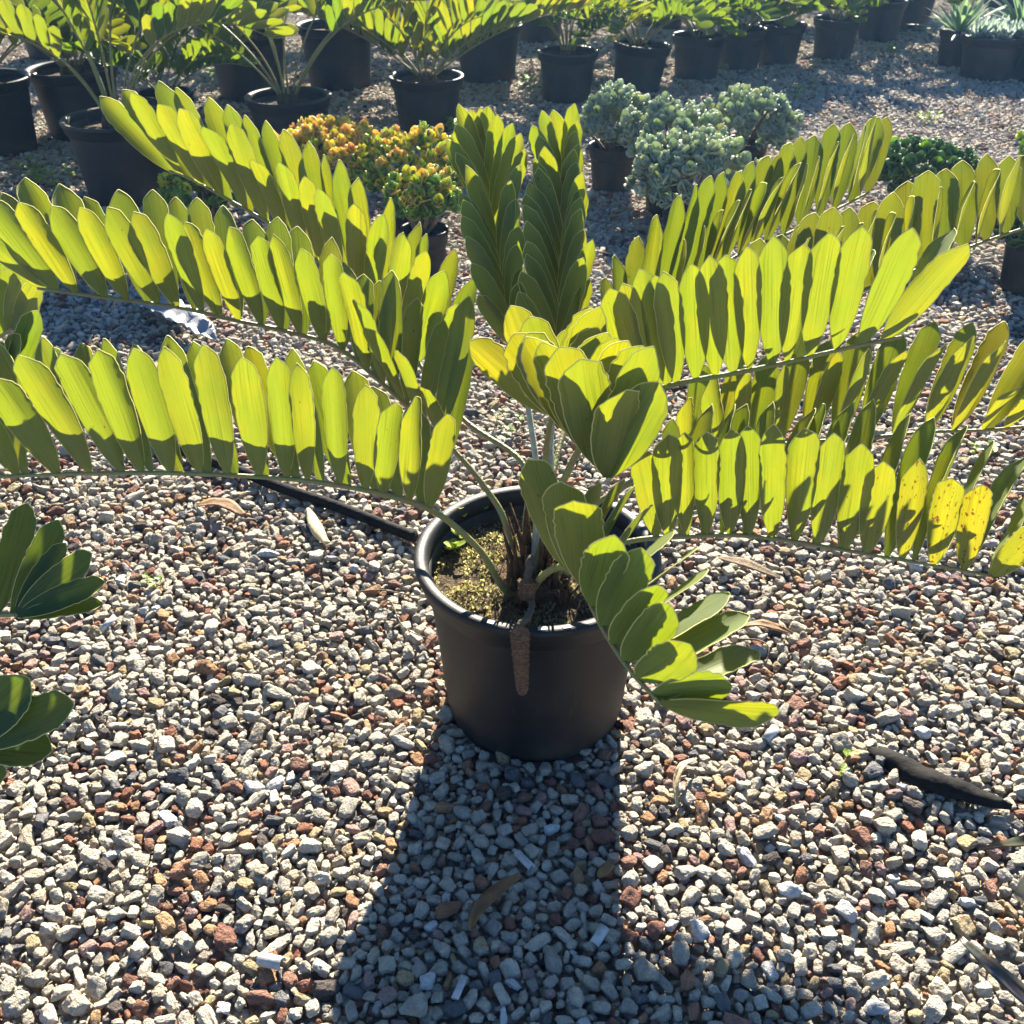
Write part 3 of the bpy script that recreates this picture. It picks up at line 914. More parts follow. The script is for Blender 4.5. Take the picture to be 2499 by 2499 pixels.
GREENS = [(.16, .26, .03), (.22, .32, .04), (.12, .20, .03), (.30, .36, .06)]
b = MB()
for (u, v, h) in ((1100, 1345, .022), (1120, 1330, .03), (1180, 1265, .05), (1135, 1275, .045), (1105, 1350, .02)):
    p = PZ(u, v, .30) - Vector((POT_X, POT_Y, 0))
    sprig(b, p, h, 6, .020, [(.34, .42, .05), (.28, .36, .04)])
b.build('seedling', M['weed'], main_pot)
# white boxes painting the sun glare on the front of the lip
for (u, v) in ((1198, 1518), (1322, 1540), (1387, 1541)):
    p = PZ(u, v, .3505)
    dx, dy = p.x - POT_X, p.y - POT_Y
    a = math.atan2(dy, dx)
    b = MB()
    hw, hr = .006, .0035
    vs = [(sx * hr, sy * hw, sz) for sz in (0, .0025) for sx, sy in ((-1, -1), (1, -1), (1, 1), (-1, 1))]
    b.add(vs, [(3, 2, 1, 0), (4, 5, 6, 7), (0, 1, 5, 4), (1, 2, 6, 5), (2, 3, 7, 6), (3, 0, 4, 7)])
    o = b.build('rim_glint', M['pvc'], main_pot, (.200 * math.cos(a), .200 * math.sin(a), .3495), False)
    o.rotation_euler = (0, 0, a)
# ------------------------------------------------------------------ neighbours of the same kind, background pots
def arc(c, az, length, e0, e1, n=9, curl=0.0):
    pts = [Vector(c)]
    p = Vector(c)
    for i in range(n):
        t = (i + .5) / n
        e = R(e0 + (e1 - e0) * t ** 1.15)
        a = R(az + curl * t)
        p = p + Vector((math.cos(a) * math.cos(e), math.sin(a) * math.cos(e), math.sin(e))) * (length / n)
        pts.append(p.copy())
    return pts

def simple_frond(plant, B0, pts, start, spacing, ll, lw, v=52, f=34, separate=True, rad=(.006, .002), dark=False, rg=random.Random(12), yellow=0.0, mat_i=0):
    path = catmull(pts, 6)
    n = len(path)
    acc = [0]
    for a_, b_ in zip(path, path[1:]): acc.append(acc[-1] + (b_ - a_).length)
    b = MB()
    b.tube([p - B0 for p in path], [rad[0] + (rad[1] - rad[0]) * i / (n - 1) for i in range(n)], 6)
    mats = []
    s = acc[-1] * start
    k = 0
    while s < acc[-1] - .01:
        i = min(range(n), key=lambda q: abs(acc[q] - s))
        T = (path[min(i + 1, n - 1)] - path[max(i - 1, 0)]).normalized()
        S = T.cross(Vector((0, 0, 1))).normalized()
        U = S.cross(T)
        q = s / acc[-1]
        size = ll * (.72 + .6 * math.sin(math.pi * min(1, (q - start) / (1 - start) * .8 + .12))) * rg.uniform(.9, 1.08)
        for side in (-1, 1):
            vv, ff = R(v + rg.uniform(-9, 9)), R(f + 18 * q + rg.uniform(-7, 7))
            d = (S * side * math.cos(vv) + U * math.sin(vv)) * math.cos(ff) + T * math.sin(ff)
            mtx = leaf_matrix(path[i], path[i] + d * size, T, lw * rg.uniform(.9, 1.1), R(rg.uniform(-14, 14)), U * .4 - S * side)
            mtx.translation -= B0
            mats.append(mtx)
        s += spacing
        k += 1
    if separate:
        fr = b.build('frond', M['rachis'], plant)
        for mtx in mats:
            o = link_mesh('leaflet', rg.choice(LEAF_DARK if dark else LEAF_MID + LEAF_DARK), fr)
            o.matrix_basis = mtx
            o['yellow'] = yellow + rg.uniform(-.1, .2)
            o['spot'] = 0.0
        return fr
    nv = len(b.v)
    uvs = [(.5, .5)] * nv
    for mtx in mats:
        src = rg.choice(LEAF_LO)
        b.add([mtx @ v_.co for v_ in src.vertices], [tuple(p.vertices) for p in src.polygons], 1)
        uvs += LO_UV[src.name]
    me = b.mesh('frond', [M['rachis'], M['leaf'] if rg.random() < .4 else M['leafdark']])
    ul = me.uv_layers.new(name='UVMap')
    li = np.zeros(len(me.loops), 'i'); me.loops.foreach_get('vertex_index', li)
    ul.data.foreach_set('uv', np.array(uvs, 'f')[li].ravel())
    o = link_mesh('frond', me, plant)
    o['yellow'] = yellow; o['spot'] = 0.0
    return o

LO_UV = {}
for me in LEAF_LO:
    uv = [(.5, .5)] * len(me.vertices)
    for lp in me.loops: uv[lp.vertex_index] = tuple(me.uv_layers[0].data[lp.index].uv)
    LO_UV[me.name] = uv
LEAF_MID = [leaflet_mesh('leaflet', 90 + i, [M['leaf'], M['margin']], 9, 3, True) for i in range(5)]

def stump(plant, r, h):
    b = MB()
    b.lathe([(r, -.02), (r * 1.08, h * .3), (r * .95, h * .7), (r * .5, h), (.002, h * 1.05)], 12)
    b.build('caudex', M['fibre'], plant)

def bg_cycad(label, px, Y, H, d, specs, separate=False, potlabel='', stems=0.0, ll=.13, lw=.042, spacing=.042, tilt=None, v=50, dark=False, cz=None, yellow=0.0):
    """a pot whose lip centre shows at px, and the cycad growing in it"""
    p = P(px[0], px[1], Y)
    H = H or max(.18, p.z)
    po = pot(potlabel, (p.x, Y, 0), d, H, 'black nursery pots in the back rows', segs=40)
    B0 = Vector((p.x, Y, H - .045))
    pl = empty('cycad_plant', B0)
    tag(pl, label, 'cycad', 'potted cycads behind the big one')
    stump(pl, d * .13, .07)
    rg = random.Random(int(px[0]))
    for (az, ln, e0, e1) in specs:
        c = B0 + Vector((math.cos(R(az)) * .03, math.sin(R(az)) * .03, .03))
        simple_frond(pl, B0, arc(c, az + rg.uniform(-6, 6), ln * rg.uniform(.93, 1.07), e0, e1, curl=rg.uniform(-18, 18)), .28 + stems, spacing, ll, lw, v=v, separate=separate, rg=rg, dark=dark, yellow=yellow)
    if tilt: po.rotation_euler = tilt
    return po, pl

def fan(n, ln, e0, e1, off=0):
    return [(off + 360 * k / n, ln, e0 + (k * 37 % 17) - 8, e1 + (k * 53 % 23) - 11) for k in range(n)]

# nearer row, leaflets one by one
bg_cycad('tall cycad with bare stems in the black pot left of the orange jade bush', (281, 283), 4.45, .34, .45,
         [(192, .95, 72, -22), (168, .9, 68, -25), (8, .95, 70, -14), (28, .9, 66, -20), (345, .85, 72, -28), (250, .75, 84, 30), (295, .8, 82, 15), (215, .8, 76, -15), (90, .95, 80, 0), (130, .9, 74, -10), (55, .9, 74, -10)], True,
         'black pot with worn grey lip at the left behind the mid left frond', .12, .15, .05, .05)
bg_cycad('cycad with a fan of grey bare stems behind the orange jade bush', (701, 217), 5.05, .30, .41,
         [(10, .95, 62, -5), (165, .95, 62, -8), (195, .85, 58, -5), (255, .7, 82, 45), (285, .75, 80, 40), (335, .85, 60, 0), (60, .9, 70, 0), (120, .9, 72, 0), (30, .85, 64, -10), (225, .7, 74, 10)], True,
         'black pot with a bright lip standing above the orange jade leaves', .16, .15, .05, .05)
bg_cycad('bushy cycad with low yellow green fronds at the top centre', (1040, 183), 5.66, .27, .40,
         [(5, .85, 38, 6), (-22, .65, 50, 5), (172, .8, 40, 8), (202, .65, 52, 8), (240, .5, 66, 20), (275, .5, 72, 30), (310, .55, 60, 12), (60, .75, 55, 10), (110, .75, 58, 10), (35, .8, 48, 8), (150, .75, 46, 8)], True,
         'black pot under the bushy yellow green cycad at the top centre', -.05, .15, .05, .045, yellow=.2)
# left edge row
bg_cycad('cycad at the upper left corner with dark arching fronds', (-40, 205), 5.2, .35, .44, fan(11, .8, 58, -25), False, 'black pot cut by the left edge with a white glint on its lip', 0, .14, .048, .046)
bg_cycad('cycad behind the tall stemmed one at the upper left', (177, 174), 5.55, .33, .46, fan(11, .8, 60, -22, 20), False, 'wide black pot with pale weeds in it at the upper left', .05, .14, .048, .046)
bg_cycad('low dark cycad between the two tall stemmed cycads', (395, 190), 5.6, .20, .30, fan(9, .5, 55, -5, 10), False, 'small black pot half hidden between the two tall cycads', 0, .11, .042, .04)
bg_cycad('dark cycad in the shade behind the bare grey stems, left one', (600, 100), 6.4, .36, .48, fan(10, .75, 52, -18), False, 'big dark pot behind the grey stemmed cycad, left one', 0, .14, .048, .05)
bg_cycad('dark cycad in the shade behind the bare grey stems, right one', (820, 82), 6.7, .36, .48, fan(10, .75, 52, -18, 15), False, 'big dark pot behind the grey stemmed cycad, right one', 0, .14, .048, .05)
bg_cycad('shaded cycad right behind the bushy yellow green one', (1190, 88), 6.9, .33, .44, fan(10, .7, 50, -18, 8), False, 'dark pot in the shade right of the bushy yellow green cycad', 0, .13, .045, .05)
# far right row, one after the other
FAR = [((1386, 126), 6.35, .27, .36, 'narrow leaved cycad in the first pot of the far right row', 'first pot of the far right row, with bright specks along its lip', None),
       ((1559, 104), 6.60, .27, .36, 'cycad with two long drooping fronds in the leaning second pot of the far row', 'leaning pot with a thick grey lip, second of the far right row', (0, R(5), 0)),
       ((1707, 87), 7.0, .25, .35, 'cycad in the third pot of the far right row', 'third pot of the far right row', None),
       ((1811, 78), 7.25, .25, .33, 'cycad in the fourth pot of the far right row', 'fourth pot of the far right row, set close behind the third', None),
       ((1909, 61), 7.45, .25, .33, 'cycad in the fifth pot of the far right row', 'fifth pot of the far right row, beside a lit gap', None),
       ((2044, 54), 7.6, .26, .33, 'cycad with a torn pale frond in the sixth pot of the far right row', 'sixth pot of the far right row, wrapped in dry leaves', None),
       ((2150, 38), 8.3, .28, .36, 'cycad in the seventh pot of the far right row', 'seventh pot of the far right row, in deep shade', None),
       ((2225, 22), 8.75, .28, .36, 'cycad in the eighth pot of the far right row', 'eighth and farthest pot of the far right row', None)]
for i, (px, Y, H, d, lab, plab, tilt) in enumerate(FAR):
    bg_cycad(lab, px, Y, H, d, fan(12 if i else 14, .55 + .1 * (i % 3), 50 if i else 76, -22 if i != 1 else -30, i * 23), False, plab, 0 if i else .05, .12, .04 if i else .022, .045, tilt)
# rows behind the frame that shade the yard
for k, (x, y) in enumerate(((-3.2, 7.6), (-2.2, 8.2), (-1.1, 8.6), (0.2, 8.3), (1.2, 8.9), (2.1, 9.6), (3.2, 10.2), (4.4, 10.0), (4.9, 8.9))):
    c = pix(Vector((x, y, .3)))
    bg_cycad('cycad of the hindmost row along the upper edge', c, y, .3, .42, fan(11, .9 if k < 4 else .62, 60, -18, k * 17), False, 'dark pot of the hindmost row along the upper edge', .05, .17, .055, .06)

# ------------------------------------------------------------------ the neighbours whose fronds reach in at the left
nb = Vector((-1.02, .93, .30))
pot('black pot of the cycad beyond the lower left edge', (nb.x, nb.y, 0), .40, .34, segs=40)
npl = empty('cycad_plant', nb)
tag(npl, 'dark green cycad reaching in from the lower left edge with flat leaflets', 'cycad')
stump(npl, .05, .07)
def wfrond(plant, B0, wpts, leaves, leafset, wref, rad=(.006, .0025)):
    """rachis through points of the place, leaflets given as (place on the rachis 0..1, tip point, width)"""
    path = catmull(wpts, 10)
    b = MB()
    n = len(path)
    b.tube([p - B0 for p in path], [rad[0] + (rad[1] - rad[0]) * i / (n - 1) for i in range(n)], 8)
    fr = b.build('frond', M['rachis'], plant)
    for q, tip, wd in leaves:
        base = path[min(n - 1, int(q * (n - 1)))]
        vd = (Vector((0, 0, CAM_H)) - base).normalized()
        wv = (tip - base).normalized().cross(vd * .8 + Vector((0, 0, .5)))
        mtx = leaf_matrix(base, tip, wv, wd, R(LRG.uniform(-12, 12)), Vector((0, 0, 1)))
        mtx.translation -= B0
        o = link_mesh('leaflet', LRG.choice(leafset), fr)
        o.matrix_basis = mtx
        o['yellow'] = 0.0; o['spot'] = 0.0
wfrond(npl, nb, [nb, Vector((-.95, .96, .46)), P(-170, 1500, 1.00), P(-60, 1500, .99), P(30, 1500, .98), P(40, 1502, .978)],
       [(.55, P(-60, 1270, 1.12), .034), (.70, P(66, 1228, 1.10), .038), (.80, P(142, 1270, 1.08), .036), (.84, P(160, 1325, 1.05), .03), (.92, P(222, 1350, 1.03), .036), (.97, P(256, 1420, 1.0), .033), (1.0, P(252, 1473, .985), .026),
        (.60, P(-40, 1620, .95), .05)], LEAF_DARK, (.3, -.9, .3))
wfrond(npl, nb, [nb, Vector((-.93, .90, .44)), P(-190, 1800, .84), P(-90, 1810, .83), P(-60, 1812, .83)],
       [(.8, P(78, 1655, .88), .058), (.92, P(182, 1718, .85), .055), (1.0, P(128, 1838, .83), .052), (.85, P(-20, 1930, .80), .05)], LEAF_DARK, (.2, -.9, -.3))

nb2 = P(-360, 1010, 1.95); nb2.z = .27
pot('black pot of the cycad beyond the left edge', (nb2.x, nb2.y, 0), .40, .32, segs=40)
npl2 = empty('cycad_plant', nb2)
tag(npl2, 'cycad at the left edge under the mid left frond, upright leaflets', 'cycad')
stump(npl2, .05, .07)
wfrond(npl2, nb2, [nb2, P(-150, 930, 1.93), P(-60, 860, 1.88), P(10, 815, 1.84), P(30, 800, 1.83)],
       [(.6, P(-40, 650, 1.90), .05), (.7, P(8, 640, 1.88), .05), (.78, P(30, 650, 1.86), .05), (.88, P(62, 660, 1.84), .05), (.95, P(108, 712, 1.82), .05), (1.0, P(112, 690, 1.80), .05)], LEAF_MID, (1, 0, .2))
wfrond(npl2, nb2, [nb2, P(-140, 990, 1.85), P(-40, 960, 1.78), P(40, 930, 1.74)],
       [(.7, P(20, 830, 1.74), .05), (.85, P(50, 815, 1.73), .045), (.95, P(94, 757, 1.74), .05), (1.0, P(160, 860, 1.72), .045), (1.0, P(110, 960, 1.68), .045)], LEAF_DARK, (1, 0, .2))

# ------------------------------------------------------------------ succulent bushes
SV, SF = ico(1)
def leaf_blob():
    out = []
    for x, y, z in SV:
        t = (y + 1) / 2
        w = .32 + .68 * math.sin(math.pi * min(1, t * .85 + .05)) ** .7
        out.append((x * .44 * w * 1.25, t, z * .075 * w + .12 * t * t))
    return [Vector(p) for p in out]
BLOB = leaf_blob()
def bush(label, c, rx, rz, n, cols, tipcols, leaf=.028, group='potted jade bushes', potd=.2, potH=None, seed=1, tipf=.5, potlabel='', stems=7, dense=8):
    rg = random.Random(seed)
    base_z = max(.05, c.z - rz * .8)
    potH = potH or max(.10, c.z - rz * .75)
    pot(potlabel, (c.x, c.y, 0), potd, potH, 'small black pots of the jade bushes', segs=32)
    B0 = Vector((c.x, c.y, potH - .03))
    o = empty('jade_bush', B0)
    tag(o, label, 'jade bush', group)
    b, st = MB(), MB()
    heads = []
    rz = rz * .92; rx = rx * 1.08
    for k in range(int(n * 1.45)):
        a = rg.uniform(0, 6.283)
        el = math.asin(rg.uniform(-.55, 1))
        rr = rg.uniform(.70, 1.08)
        d = Vector((math.cos(a) * math.cos(el), math.sin(a) * math.cos(el), math.sin(el)))
        bump = 1 + .16 * noise.noise(d * 2.3 + Vector((seed * 3.1, 0, 0)))
        p = c - B0 + Vector((d.x * rx, d.y * rx, d.z * rz)) * rr * bump
        heads.append((p, d))
    for p, d in heads:
        ax = (d * .6 + Vector((0, 0, .75)) + Vector((rg.uniform(-.3, .3), rg.uniform(-.3, .3), 0))).normalized()
        x = ax.orthogonal().normalized(); y = ax.cross(x)
        hue = rg.random()
        for q in range(dense):
            a = q * 2.4 + rg.uniform(-.3, .3)
            lean = .25 + .9 * q / dense
            dr = (ax * math.cos(lean) + (x * math.cos(a) + y * math.sin(a)) * math.sin(lean)).normalized()
            w = dr.cross(ax)
            if w.length < 1e-3: w = x
            w.normalize(); nn = w.cross(dr)
            s = leaf * 1.3 * rg.uniform(.7, 1.15)
            o3 = p - ax * (s * .5 * q / dense)
            vs = [o3 + (w * v_.x + dr * v_.y + nn * v_.z) * s for v_ in BLOB]
            cc = rg.choice(tipcols) if (rg.random() < tipf * (1.25 if hue > .4 else .6) and d.z > .15) else rg.choice(cols)
            kk = rg.uniform(.85, 1.15)
            b.add(vs, SF, 0, tuple(v_ * kk for v_ in cc))
    for k in range(stems):
        p, d = heads[k * len(heads) // stems]
        mid = p * .45 + Vector((rg.uniform(-.02, .02), rg.uniform(-.02, .02), 0))
        st.tube([Vector((rg.uniform(-.02, .02), rg.uniform(-.02, .02), -.02)), mid, p], [.011, .008, .004], 7)
    fo = b.build('foliage', M['succ'], o)
    fo['kind'] = 'stuff'
    st.build('stem', M['wood'], o)
    return o
BLUE = [(.28, .34, .27), (.33, .39, .31), (.21, .265, .205), (.37, .42, .34)]
BTIP = [(.34, .40, .22), (.36, .37, .25)]
JG = [(.16, .26, .05), (.12, .21, .045), (.22, .32, .06)]
JY = [(.46, .46, .05), (.54, .46, .06), (.38, .44, .05)]
JO = [(.58, .39, .13), (.58, .44, .10), (.56, .34, .15), (.54, .48, .07), (.50, .48, .07)]
bush('blue green jade bush left of the other grey ones, in a brown black pot', P(1500, 295, 4.55), .135, .13, 80, BLUE, BTIP, .030, potd=.22, potH=.20, seed=1, tipf=.2, potlabel='pot of the leftmost blue green jade bush')
bush('blue green jade bush in the middle of the grey group', P(1640, 336, 4.25), .185, .13, 110, BLUE, BTIP, .031, potd=.22, potH=.17, seed=2, tipf=.2, potlabel='pot hidden under the middle blue green jade bush')
bush('blue green jade bush nearest of the grey group with round leaves', P(1690, 425, 3.85), .20, .145, 125, BLUE, BTIP, .031, potd=.20, potH=.13, seed=3, tipf=.2, potlabel='pot under the nearest blue green jade bush')
bush('blue green jade bush at the right of the grey group', P(1828, 300, 4.95), .19, .14, 110, BLUE, BTIP, .031, potd=.21, potH=.12, seed=4, tipf=.2, potlabel='pot under the right blue green jade bush')
bush('low dark green jade bush behind the upper right frond', P(2255, 420, 3.95), .18, .10, 90, [(.09, .16, .05), (.12, .20, .06), (.07, .12, .04)], [(.25, .36, .05)], .030, potd=.22, potH=.15, seed=5, tipf=.15, potlabel='pot under the low dark green jade bush')
bush('dark green jade bush in a pot at the right edge', P(2560, 545, 3.37), .15, .09, 60, [(.07, .12, .05), (.10, .16, .06)], [(.2, .3, .05)], .032, potd=.26, potH=.22, seed=6, tipf=.1, potlabel='black pot cut by the right edge beside the sunlit gravel')
bush('green jade bush peeping in at the right edge above the fronds', P(2575, 375, 4.1), .13, .10, 60, JG, JY, .030, potd=.2, potH=.15, seed=7, tipf=.4, potlabel='pot beyond the right edge under the green jade bush')
bush('orange tipped jade bush left of the yellow one', P(800, 376, 4.05), .215, .12, 130, JY, JO, .028, potd=.22, potH=.20, seed=8, tipf=.95, potlabel='pot hidden under the orange tipped jade bush')
bush('yellow green jade bush with orange tips behind the upper left frond', P(1005, 398, 3.9), .19, .12, 120, JY + JG, JO[:2] + JY, .027, potd=.22, potH=.20, seed=9, tipf=.7, potlabel='pot hidden under the yellow green jade bush')
bush('small jade bush on bare forked stems, yellow above and green below', P(1030, 480, 3.55), .115, .085, 60, JG, JY + JO[:1], .027, potd=.18, potH=.165, seed=10, tipf=.6, potlabel='narrow black pot with bare jade stems', stems=9)
bush('small yellow green jade bush beside the left black pot', P(490, 470, 3.75), .12, .09, 60, JG, JY, .027, potd=.19, potH=.15, seed=11, tipf=.6, potlabel='pot hidden under the small yellow green jade bush')

# rosettes and the spiky plant at the far right
def spiky(label, B0, n, ln, w, cols, e, cat, name, droop=.2, seed=1):
    o = empty(name, B0)
    tag(o, label, cat)
    rg = random.Random(seed)
    for k in range(n):
        a = 2.4 * k + rg.uniform(-.2, .2)
        el = R(e[0] + (e[1] - e[0]) * k / n + rg.uniform(-7, 7))
        d = Vector((math.cos(a) * math.cos(el), math.sin(a) * math.cos(el), math.sin(el)))
        s = Vector((-math.sin(a), math.cos(a), 0))
        nn = s.cross(d)
        b = MB()
        L_ = ln * rg.uniform(.8, 1.1)
        vs, fs = [], []
        for i, t in enumerate((0, .2, .45, .7, .88, 1)):
            ww = w * (.7, .95, 1, .72, .35, .02)[i]
            c = d * L_ * t - Vector((0, 0, droop * L_ * t * t))
            vs += [c - s * ww / 2 + nn * ww * .12, c - nn * ww * .18, c + s * ww / 2 + nn * ww * .12]
        for i in range(5):
            for j in range(2):
                q = i * 3 + j
                fs.append((q, q + 1, q + 4, q + 3))
        b.add(vs, fs, 0, rg.choice(cols))
        b.build('leaf', M['succ'], o)
    return o
pq = P(2342, 80, 7.3)
pot('narrow dark pot of the spiky agave at the upper right', (pq.x, 7.3, 0), .26, .24, segs=32)
spiky('spiky narrow leaved agave at the upper right corner', Vector((pq.x, 7.3, .20)), 44, .36, .030, [(.10, .17, .12), (.13, .20, .13)], (75, 10), 'agave', 'agave_plant')
pq = P(2490, 75, 7.6)
pot('pot of the spiky agave cut by the right edge', (pq.x, 7.6, 0), .26, .24, segs=32)
spiky('second spiky agave, cut by the right edge', Vector((pq.x, 7.6, .20)), 40, .38, .032, [(.09, .16, .11), (.12, .19, .12)], (75, 10), 'agave', 'agave_plant', seed=3)
pe = P(2420, 118, 6.95)
pot('wide dark pot full of pale blue rosettes at the upper right', (pe.x, 6.95, 0), .40, .26, segs=40)
pe2 = P(2540, 125, 6.9)
pot('wide dark pot of rosettes cut by the right edge', (pe2.x, 6.9, 0), .40, .26, segs=40)
rgE = random.Random(6)
for c, nm in ((pe, 'in the wide dark pot'), (pe2, 'in the pot at the right edge')):
    for k, (dx, dy) in enumerate(((-.12, -.06), (0, -.11), (.12, -.05), (-.06, .05), (.08, .07), (0, 0))):
        words_ = ('front left', 'front', 'front right', 'rear left', 'rear right', 'middle')[k]
        spiky('pale blue rosette %s, %s one' % (nm, words_), Vector((c.x + dx, c.y + dy, .235)), 26, .10, .05, [(.20, .26, .29), (.24, .30, .33), (.17, .22, .25)], (80, 12), 'rosette', 'succulent_rosette', -.25, k)

# ------------------------------------------------------------------ things lying on the gravel
def strip(name, label, cat, pts, width, mat, thick=.002, curl=.25, group=None, up=.0, taper=True, nseg=6, crumple=.0):
    """leaf or strip: a curved blade of some thickness through points of the place"""
    path = catmull(pts, nseg)
    B0 = path[0].copy()
    b = MB()
    n = len(path)
    vs, fs = [], []
    for i, p in enumerate(path):
        t = (path[min(i + 1, n - 1)] - path[max(i - 1, 0)]).normalized()
        s = t.cross(Vector((0, 0, 1))).normalized(); nn = s.cross(t)
        q = i / (n - 1)
        w = width * (max(.08, math.sin(math.pi * (q * .92 + .04)) ** .7) if taper else 1) / 2
        o_ = p - B0
        w *= 1 + crumple * 14 * noise.noise(p * 31)
        cr = [crumple * noise.noise(Vector((p.x * 38, p.y * 38, k_ * .7))) for k_ in range(5)]
        for (x, z) in ((-1, curl), (-.5, curl * .3), (0, 0), (.5, curl * .3), (1, curl)):
            vs.append(o_ + s * w * x + nn * (w * z + cr[int(round(x * 2 + 2))]))
        for (x, z) in ((1, curl), (.5, curl * .3), (0, 0), (-.5, curl * .3), (-1, curl)):
            vs.append(o_ + s * w * x + nn * (w * z - thick + cr[int(round(x * 2 + 2))]))
    for i in range(n - 1):
        for k in range(10):
            k2 = (k + 1) % 10
            fs.append((i * 10 + k, i * 10 + k2, i * 10 + 10 + k2, i * 10 + 10 + k))
    fs.append(tuple(range(9, -1, -1))); fs.append(tuple((n - 1) * 10 + k for k in range(10)))
    b.add(vs, fs)
    o = b.build(name, mat, None, B0)
    tag(o, label, cat, group)
    return o
G = lambda u, v, z=.03: PZ(u, v, z)
strip('dead_leaf', 'brown dead leaflet lying on the gravel below the low left frond', 'dead leaf', [G(480, 1232), G(540, 1226, .042), G(600, 1258)], .034, M['dryleaf'], crumple=.005, curl=.2)
strip('dead_leaf', 'pale cream dead leaflet beside the black pipe, left of the big pot', 'dead leaf', [G(752, 1240, .03), G(772, 1285, .04), G(797, 1325, .03)], .030, M['paleleaf'], crumple=.004, curl=-.3)
strip('dead_leaf', 'long brown dead leaf in the shadow of the big pot', 'dead leaf', [G(1146, 2270), G(1170, 2215, .04), G(1225, 2165, .05), G(1270, 2135, .035)], .021, M['dryleaf'], crumple=.005, curl=.35)
strip('dead_leaf', 'curled straw coloured leaf blade right of the big pot', 'dead leaf', [G(1652, 1970), G(1650, 1905, .05), G(1668, 1865, .055), G(1700, 1850, .03)], .012, M['paleleaf'], crumple=.004, curl=.3)
strip('dead_leaf', 'brown curved dead leaf behind the drooping front frond', 'dead leaf', [G(1800, 1530), G(1860, 1522, .045), G(1935, 1545)], .02, M['dryleaf'], crumple=.005, curl=.3)
strip('dead_leaf', 'grey dry leaflet under the low right frond', 'dead leaf', [G(1755, 1360), G(1820, 1375, .045), G(1905, 1410)], .028, M['wood'], curl=.2)
strip('dead_leaf', 'small brown leaf in the pot shadow near its right edge', 'dead leaf', [G(1460, 2140), G(1480, 2120, .04), G(1496, 2100)], .016, M['dryleaf'], crumple=.005, curl=.3)
strip('plastic_strip', 'torn black plastic strip half buried in the gravel at the right', 'plastic strip', [G(2100, 1812, .02), G(2170, 1835, .035), G(2260, 1880, .04), G(2350, 1915, .04), G(2470, 1965, .03)], .055, M['blackplastic'], .002, -.6, taper=True, crumple=.006, nseg=9)
strip('plastic_film', 'crumpled translucent plastic film on the gravel at the left', 'plastic film', [G(335, 740, .03), G(400, 755, .06), G(460, 785, .05), G(525, 830, .025)], .11, M['film'], .0015, .35, crumple=.022, nseg=9)
b = MB()
pp_ = catmull([G(110, 905, .03), G(190, 945, .03), G(260, 1005, .03), G(360, 1060, .03), G(470, 1110, .03), G(600, 1155, .028), G(680, 1188, .03), G(820, 1235, .028), G(960, 1290, .028), G(1012, 1310, .028)], 6)
B0 = pp_[0].copy()
b.tube([p - B0 for p in pp_], .0135, 12)
tag(b.build('irrigation_pipe', M['blackplastic'], None, B0), 'black irrigation pipe running over the gravel to the big pot', 'pipe')
# white pipe bits
for (u0, v0, u1, v1, r, lab) in ((1868, 1808, 1893, 1776, .011, 'white plastic pipe bit with an open end, right of the drooping frond'), (1262, 2082, 1298, 2118, .008, 'white chip in the upper part of the pot shadow'),
                                 (1112, 2440, 1136, 2385, .009, 'white plastic pipe bit near the lower edge in the pot shadow'), (1450, 2305, 1476, 2262, .010, 'white broken shell of plastic at the right of the pot shadow'),
                                 (635, 2340, 690, 2352, .012, 'white block shaped stone in the lower left gravel'), (245, 1540, 280, 1505, .008, 'white plastic pipe bit beside the dark leaflets at the left'),
                                 (1718, 1618, 1765, 1624, .010, 'white plastic pipe bit behind the tips of the drooping frond')):
    p0, p1 = G(u0, v0, .016), G(u1, v1, .024)
    b = MB()
    ax = (p1 - p0).normalized()
    s = ax.orthogonal().normalized(); t = ax.cross(s)
    vs, fs = [], []
    n = 14
    span, ph = (6.2832, 0) if 'open end' in lab else (3.3 + (u0 % 7) * .15, u0 % 6)
    for rr, seq in ((r * .8, (Vector(), p1 - p0)), (r * .58, (p1 - p0, Vector()))):
        for c in seq:
            for k in range(n):
                a = ph + span * k / (n - (0 if span > 6 else 1))
                vs.append(c + (s * math.cos(a) + t * math.sin(a)) * rr)
    for i in range(4):
        j = (i + 1) % 4
        for k in range(n):
            if span < 6 and k == n - 1: continue
            k2 = (k + 1) % n
            fs.append((i * n + k, i * n + k2, j * n + k2, j * n + k))
    if span < 6:
        for k in (0, n - 1): fs.append((k, n + k, 2 * n + k, 3 * n + k))
    b.add(vs, fs)
    tag(b.build('white_pipe_bit', M['pvc'], None, p0), lab, 'pipe bit', 'white bits among the gravel')
# roots and twigs
for (lab, pts) in (('thin pale root lying left of the big pot', [G(870, 1445), G(930, 1440, .035), G(990, 1450, .03), G(1030, 1455)]),
                   ('forked dry twig left of the pot base', [G(910, 1500), G(950, 1465, .035), G(985, 1530, .03), G(1060, 1565)]),
                   ('red brown wiry twig right of the drooping frond', [G(1800, 1560), G(1850, 1562, .04), G(1876, 1580, .045), G(1870, 1620, .03)]),
                   ('thin dark twig standing up under the mid left frond', [G(262, 880, .02), G(272, 800, .05), G(278, 740, .09)])):
    b = MB()
    q = catmull(pts, 5); B0 = q[0].copy()
    b.tube([p - B0 for p in q], [.0022 - .0012 * i / len(q) for i in range(len(q))], 6)
    tag(b.build('dry_twig', M['wood'], None, B0), lab, 'twig')
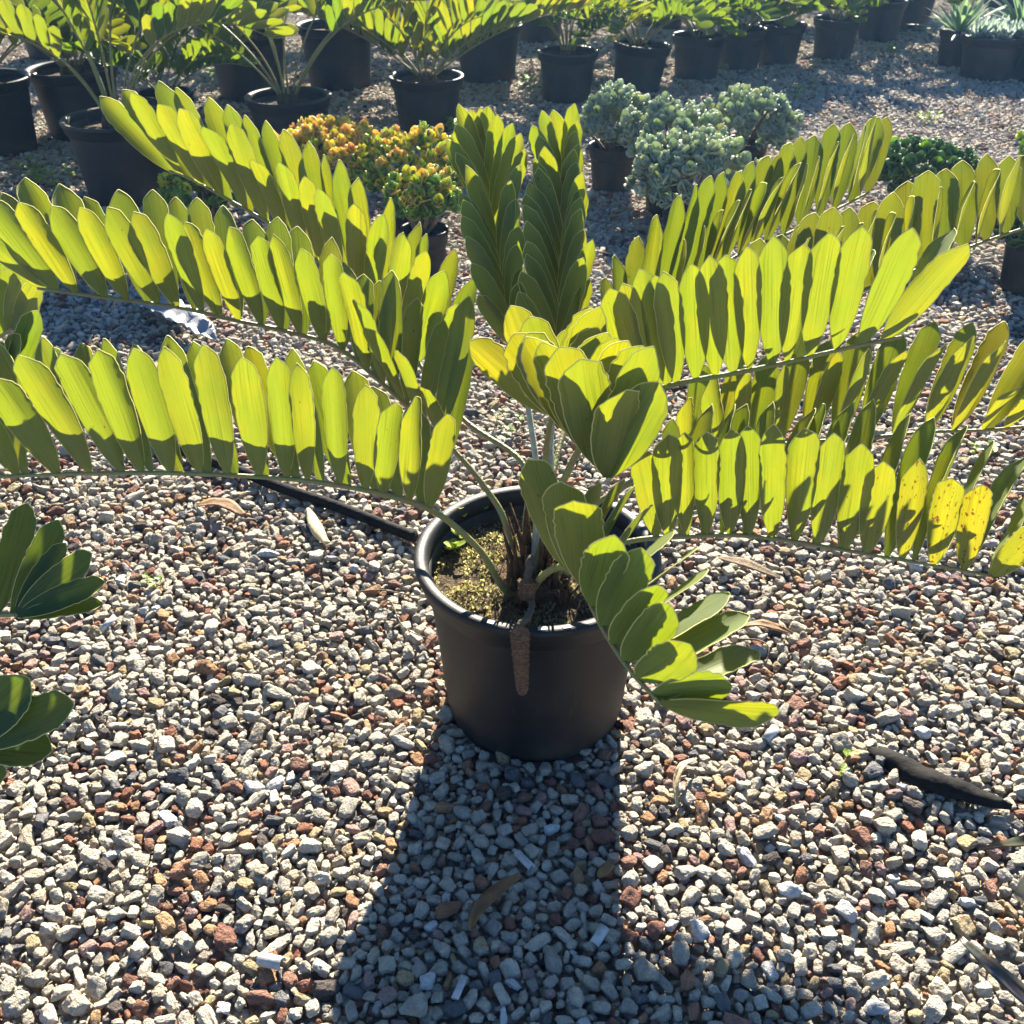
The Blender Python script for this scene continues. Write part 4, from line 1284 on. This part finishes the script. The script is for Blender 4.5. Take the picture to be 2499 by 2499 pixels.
# dark strap leaves reaching in at the lower right
sp = Vector((1.05, .62, .05))
so = empty('strap_leaf_plant', sp)
tag(so, 'plant with long dark strap leaves reaching in at the lower right edge', 'strap plant')
for pts, w, mt in (([P(2700, 2560, .66), P(2560, 2480, .70), P(2440, 2380, .74), P(2345, 2290, .79)], .030, 'strapdark'), ([P(2720, 2120, .70), P(2600, 2045, .74), P(2500, 2055, .76), P(2390, 2072, .79)], .026, 'strapdark'), ([P(2640, 2300, .72), P(2540, 2140, .76), P(2490, 2190, .76), P(2480, 2185, .75)], .02, 'paleleaf')):
    if mt == 'strapdark' and mt not in M: M[mt] = plain('strap_leaf', (.035, .045, .03), .3, .4, 40, .1, .5, (.07, .04, .025))
    o = strip('leaf', None, None, [sp] + pts, w, M[mt], .0015, .3)
    o.parent = so; o.location = o.location - sp
# weeds
WEEDS = [(375, 1440, .03, 14, .012, 'small weed seedling left of the pot in the gravel'), (1240, 1050, .05, 26, .016, 'weed tuft behind the big pot between its stems'), (2050, 1880, .03, 12, .014, 'creeping weed left of the black plastic strip'),
         (2390, 1100, .04, 22, .016, 'weed patch behind the low right frond at the right edge'), (130, 450, .09, 40, .040, 'bright weed tuft in front of the left pot'), (60, 430, .07, 24, .030, 'weed at the left edge in front of the dark pots'),
         (1760, 180, .07, 26, .03, 'tiny weed by the far right row of pots'), (1950, 240, .14, 34, .03, 'dark weed standing on the open gravel behind the jade bushes'), (2260, 300, .07, 30, .03, 'flat weed on the open gravel at the upper right'),
         (2310, 145, .07, 60, .04, 'sunlit grass tuft beside the wide pot of rosettes'), (1100, 320, .08, 36, .05, 'dark weed at the foot of the bushy cycad pot'), (540, 200, .24, 26, .05, 'tall weed with bright leaves between the two bare stemmed cycads'), (1905, 130, .12, 30, .04, 'weed in the lit gap of the far right row'),
         (1290, 215, .09, 30, .03, 'bright weed left of the first pot of the far row'), (2180, 130, .06, 40, .04, 'weed patch in front of the seventh far pot')]
for i, (u, v, h, n, lf, lab) in enumerate(WEEDS):
    c = G(u, v, .01)
    o = empty('weed', c)
    tag(o, lab, 'weed')
    b = MB()
    rgw = random.Random(i)
    for k in range(max(3, n // 5)):
        sprig(b, Vector((rgw.uniform(-1, 1) * h * .8, rgw.uniform(-1, 1) * h * .8, 0)), h * rgw.uniform(.5, 1), 6, lf, GREENS, rg=rgw)
    b.build('foliage', M['weed'], o)['kind'] = 'stuff'

# ------------------------------------------------------------------ lens glare imitated by an added haze over the yard
hz = MB()
x0, x1, y0, y1, z0, z1 = -30, 30, -20, 40, -1.2, 2.6
hz.add([(x0, y0, z0), (x1, y0, z0), (x1, y1, z0), (x0, y1, z0), (x0, y0, z1), (x1, y0, z1), (x1, y1, z1), (x0, y1, z1)],
       [(3, 2, 1, 0), (4, 5, 6, 7), (0, 1, 5, 4), (1, 2, 6, 5), (2, 3, 7, 6), (3, 0, 4, 7)])
hm, hnt, hout = new_mat('glare_haze')
pv = N(hnt, 'ShaderNodeVolumePrincipled')
pv.inputs['Color'].default_value = (.28, .56, 1.0, 1)
pv.inputs['Density'].default_value = .0022
pv.inputs['Anisotropy'].default_value = .45
L(hnt, pv.outputs[0], hout.inputs['Volume'])
ho = hz.build('glare_haze', hm, smooth=False)
tag(ho, 'added thin blue haze in the air over the yard', 'glare_haze', kind='stuff')
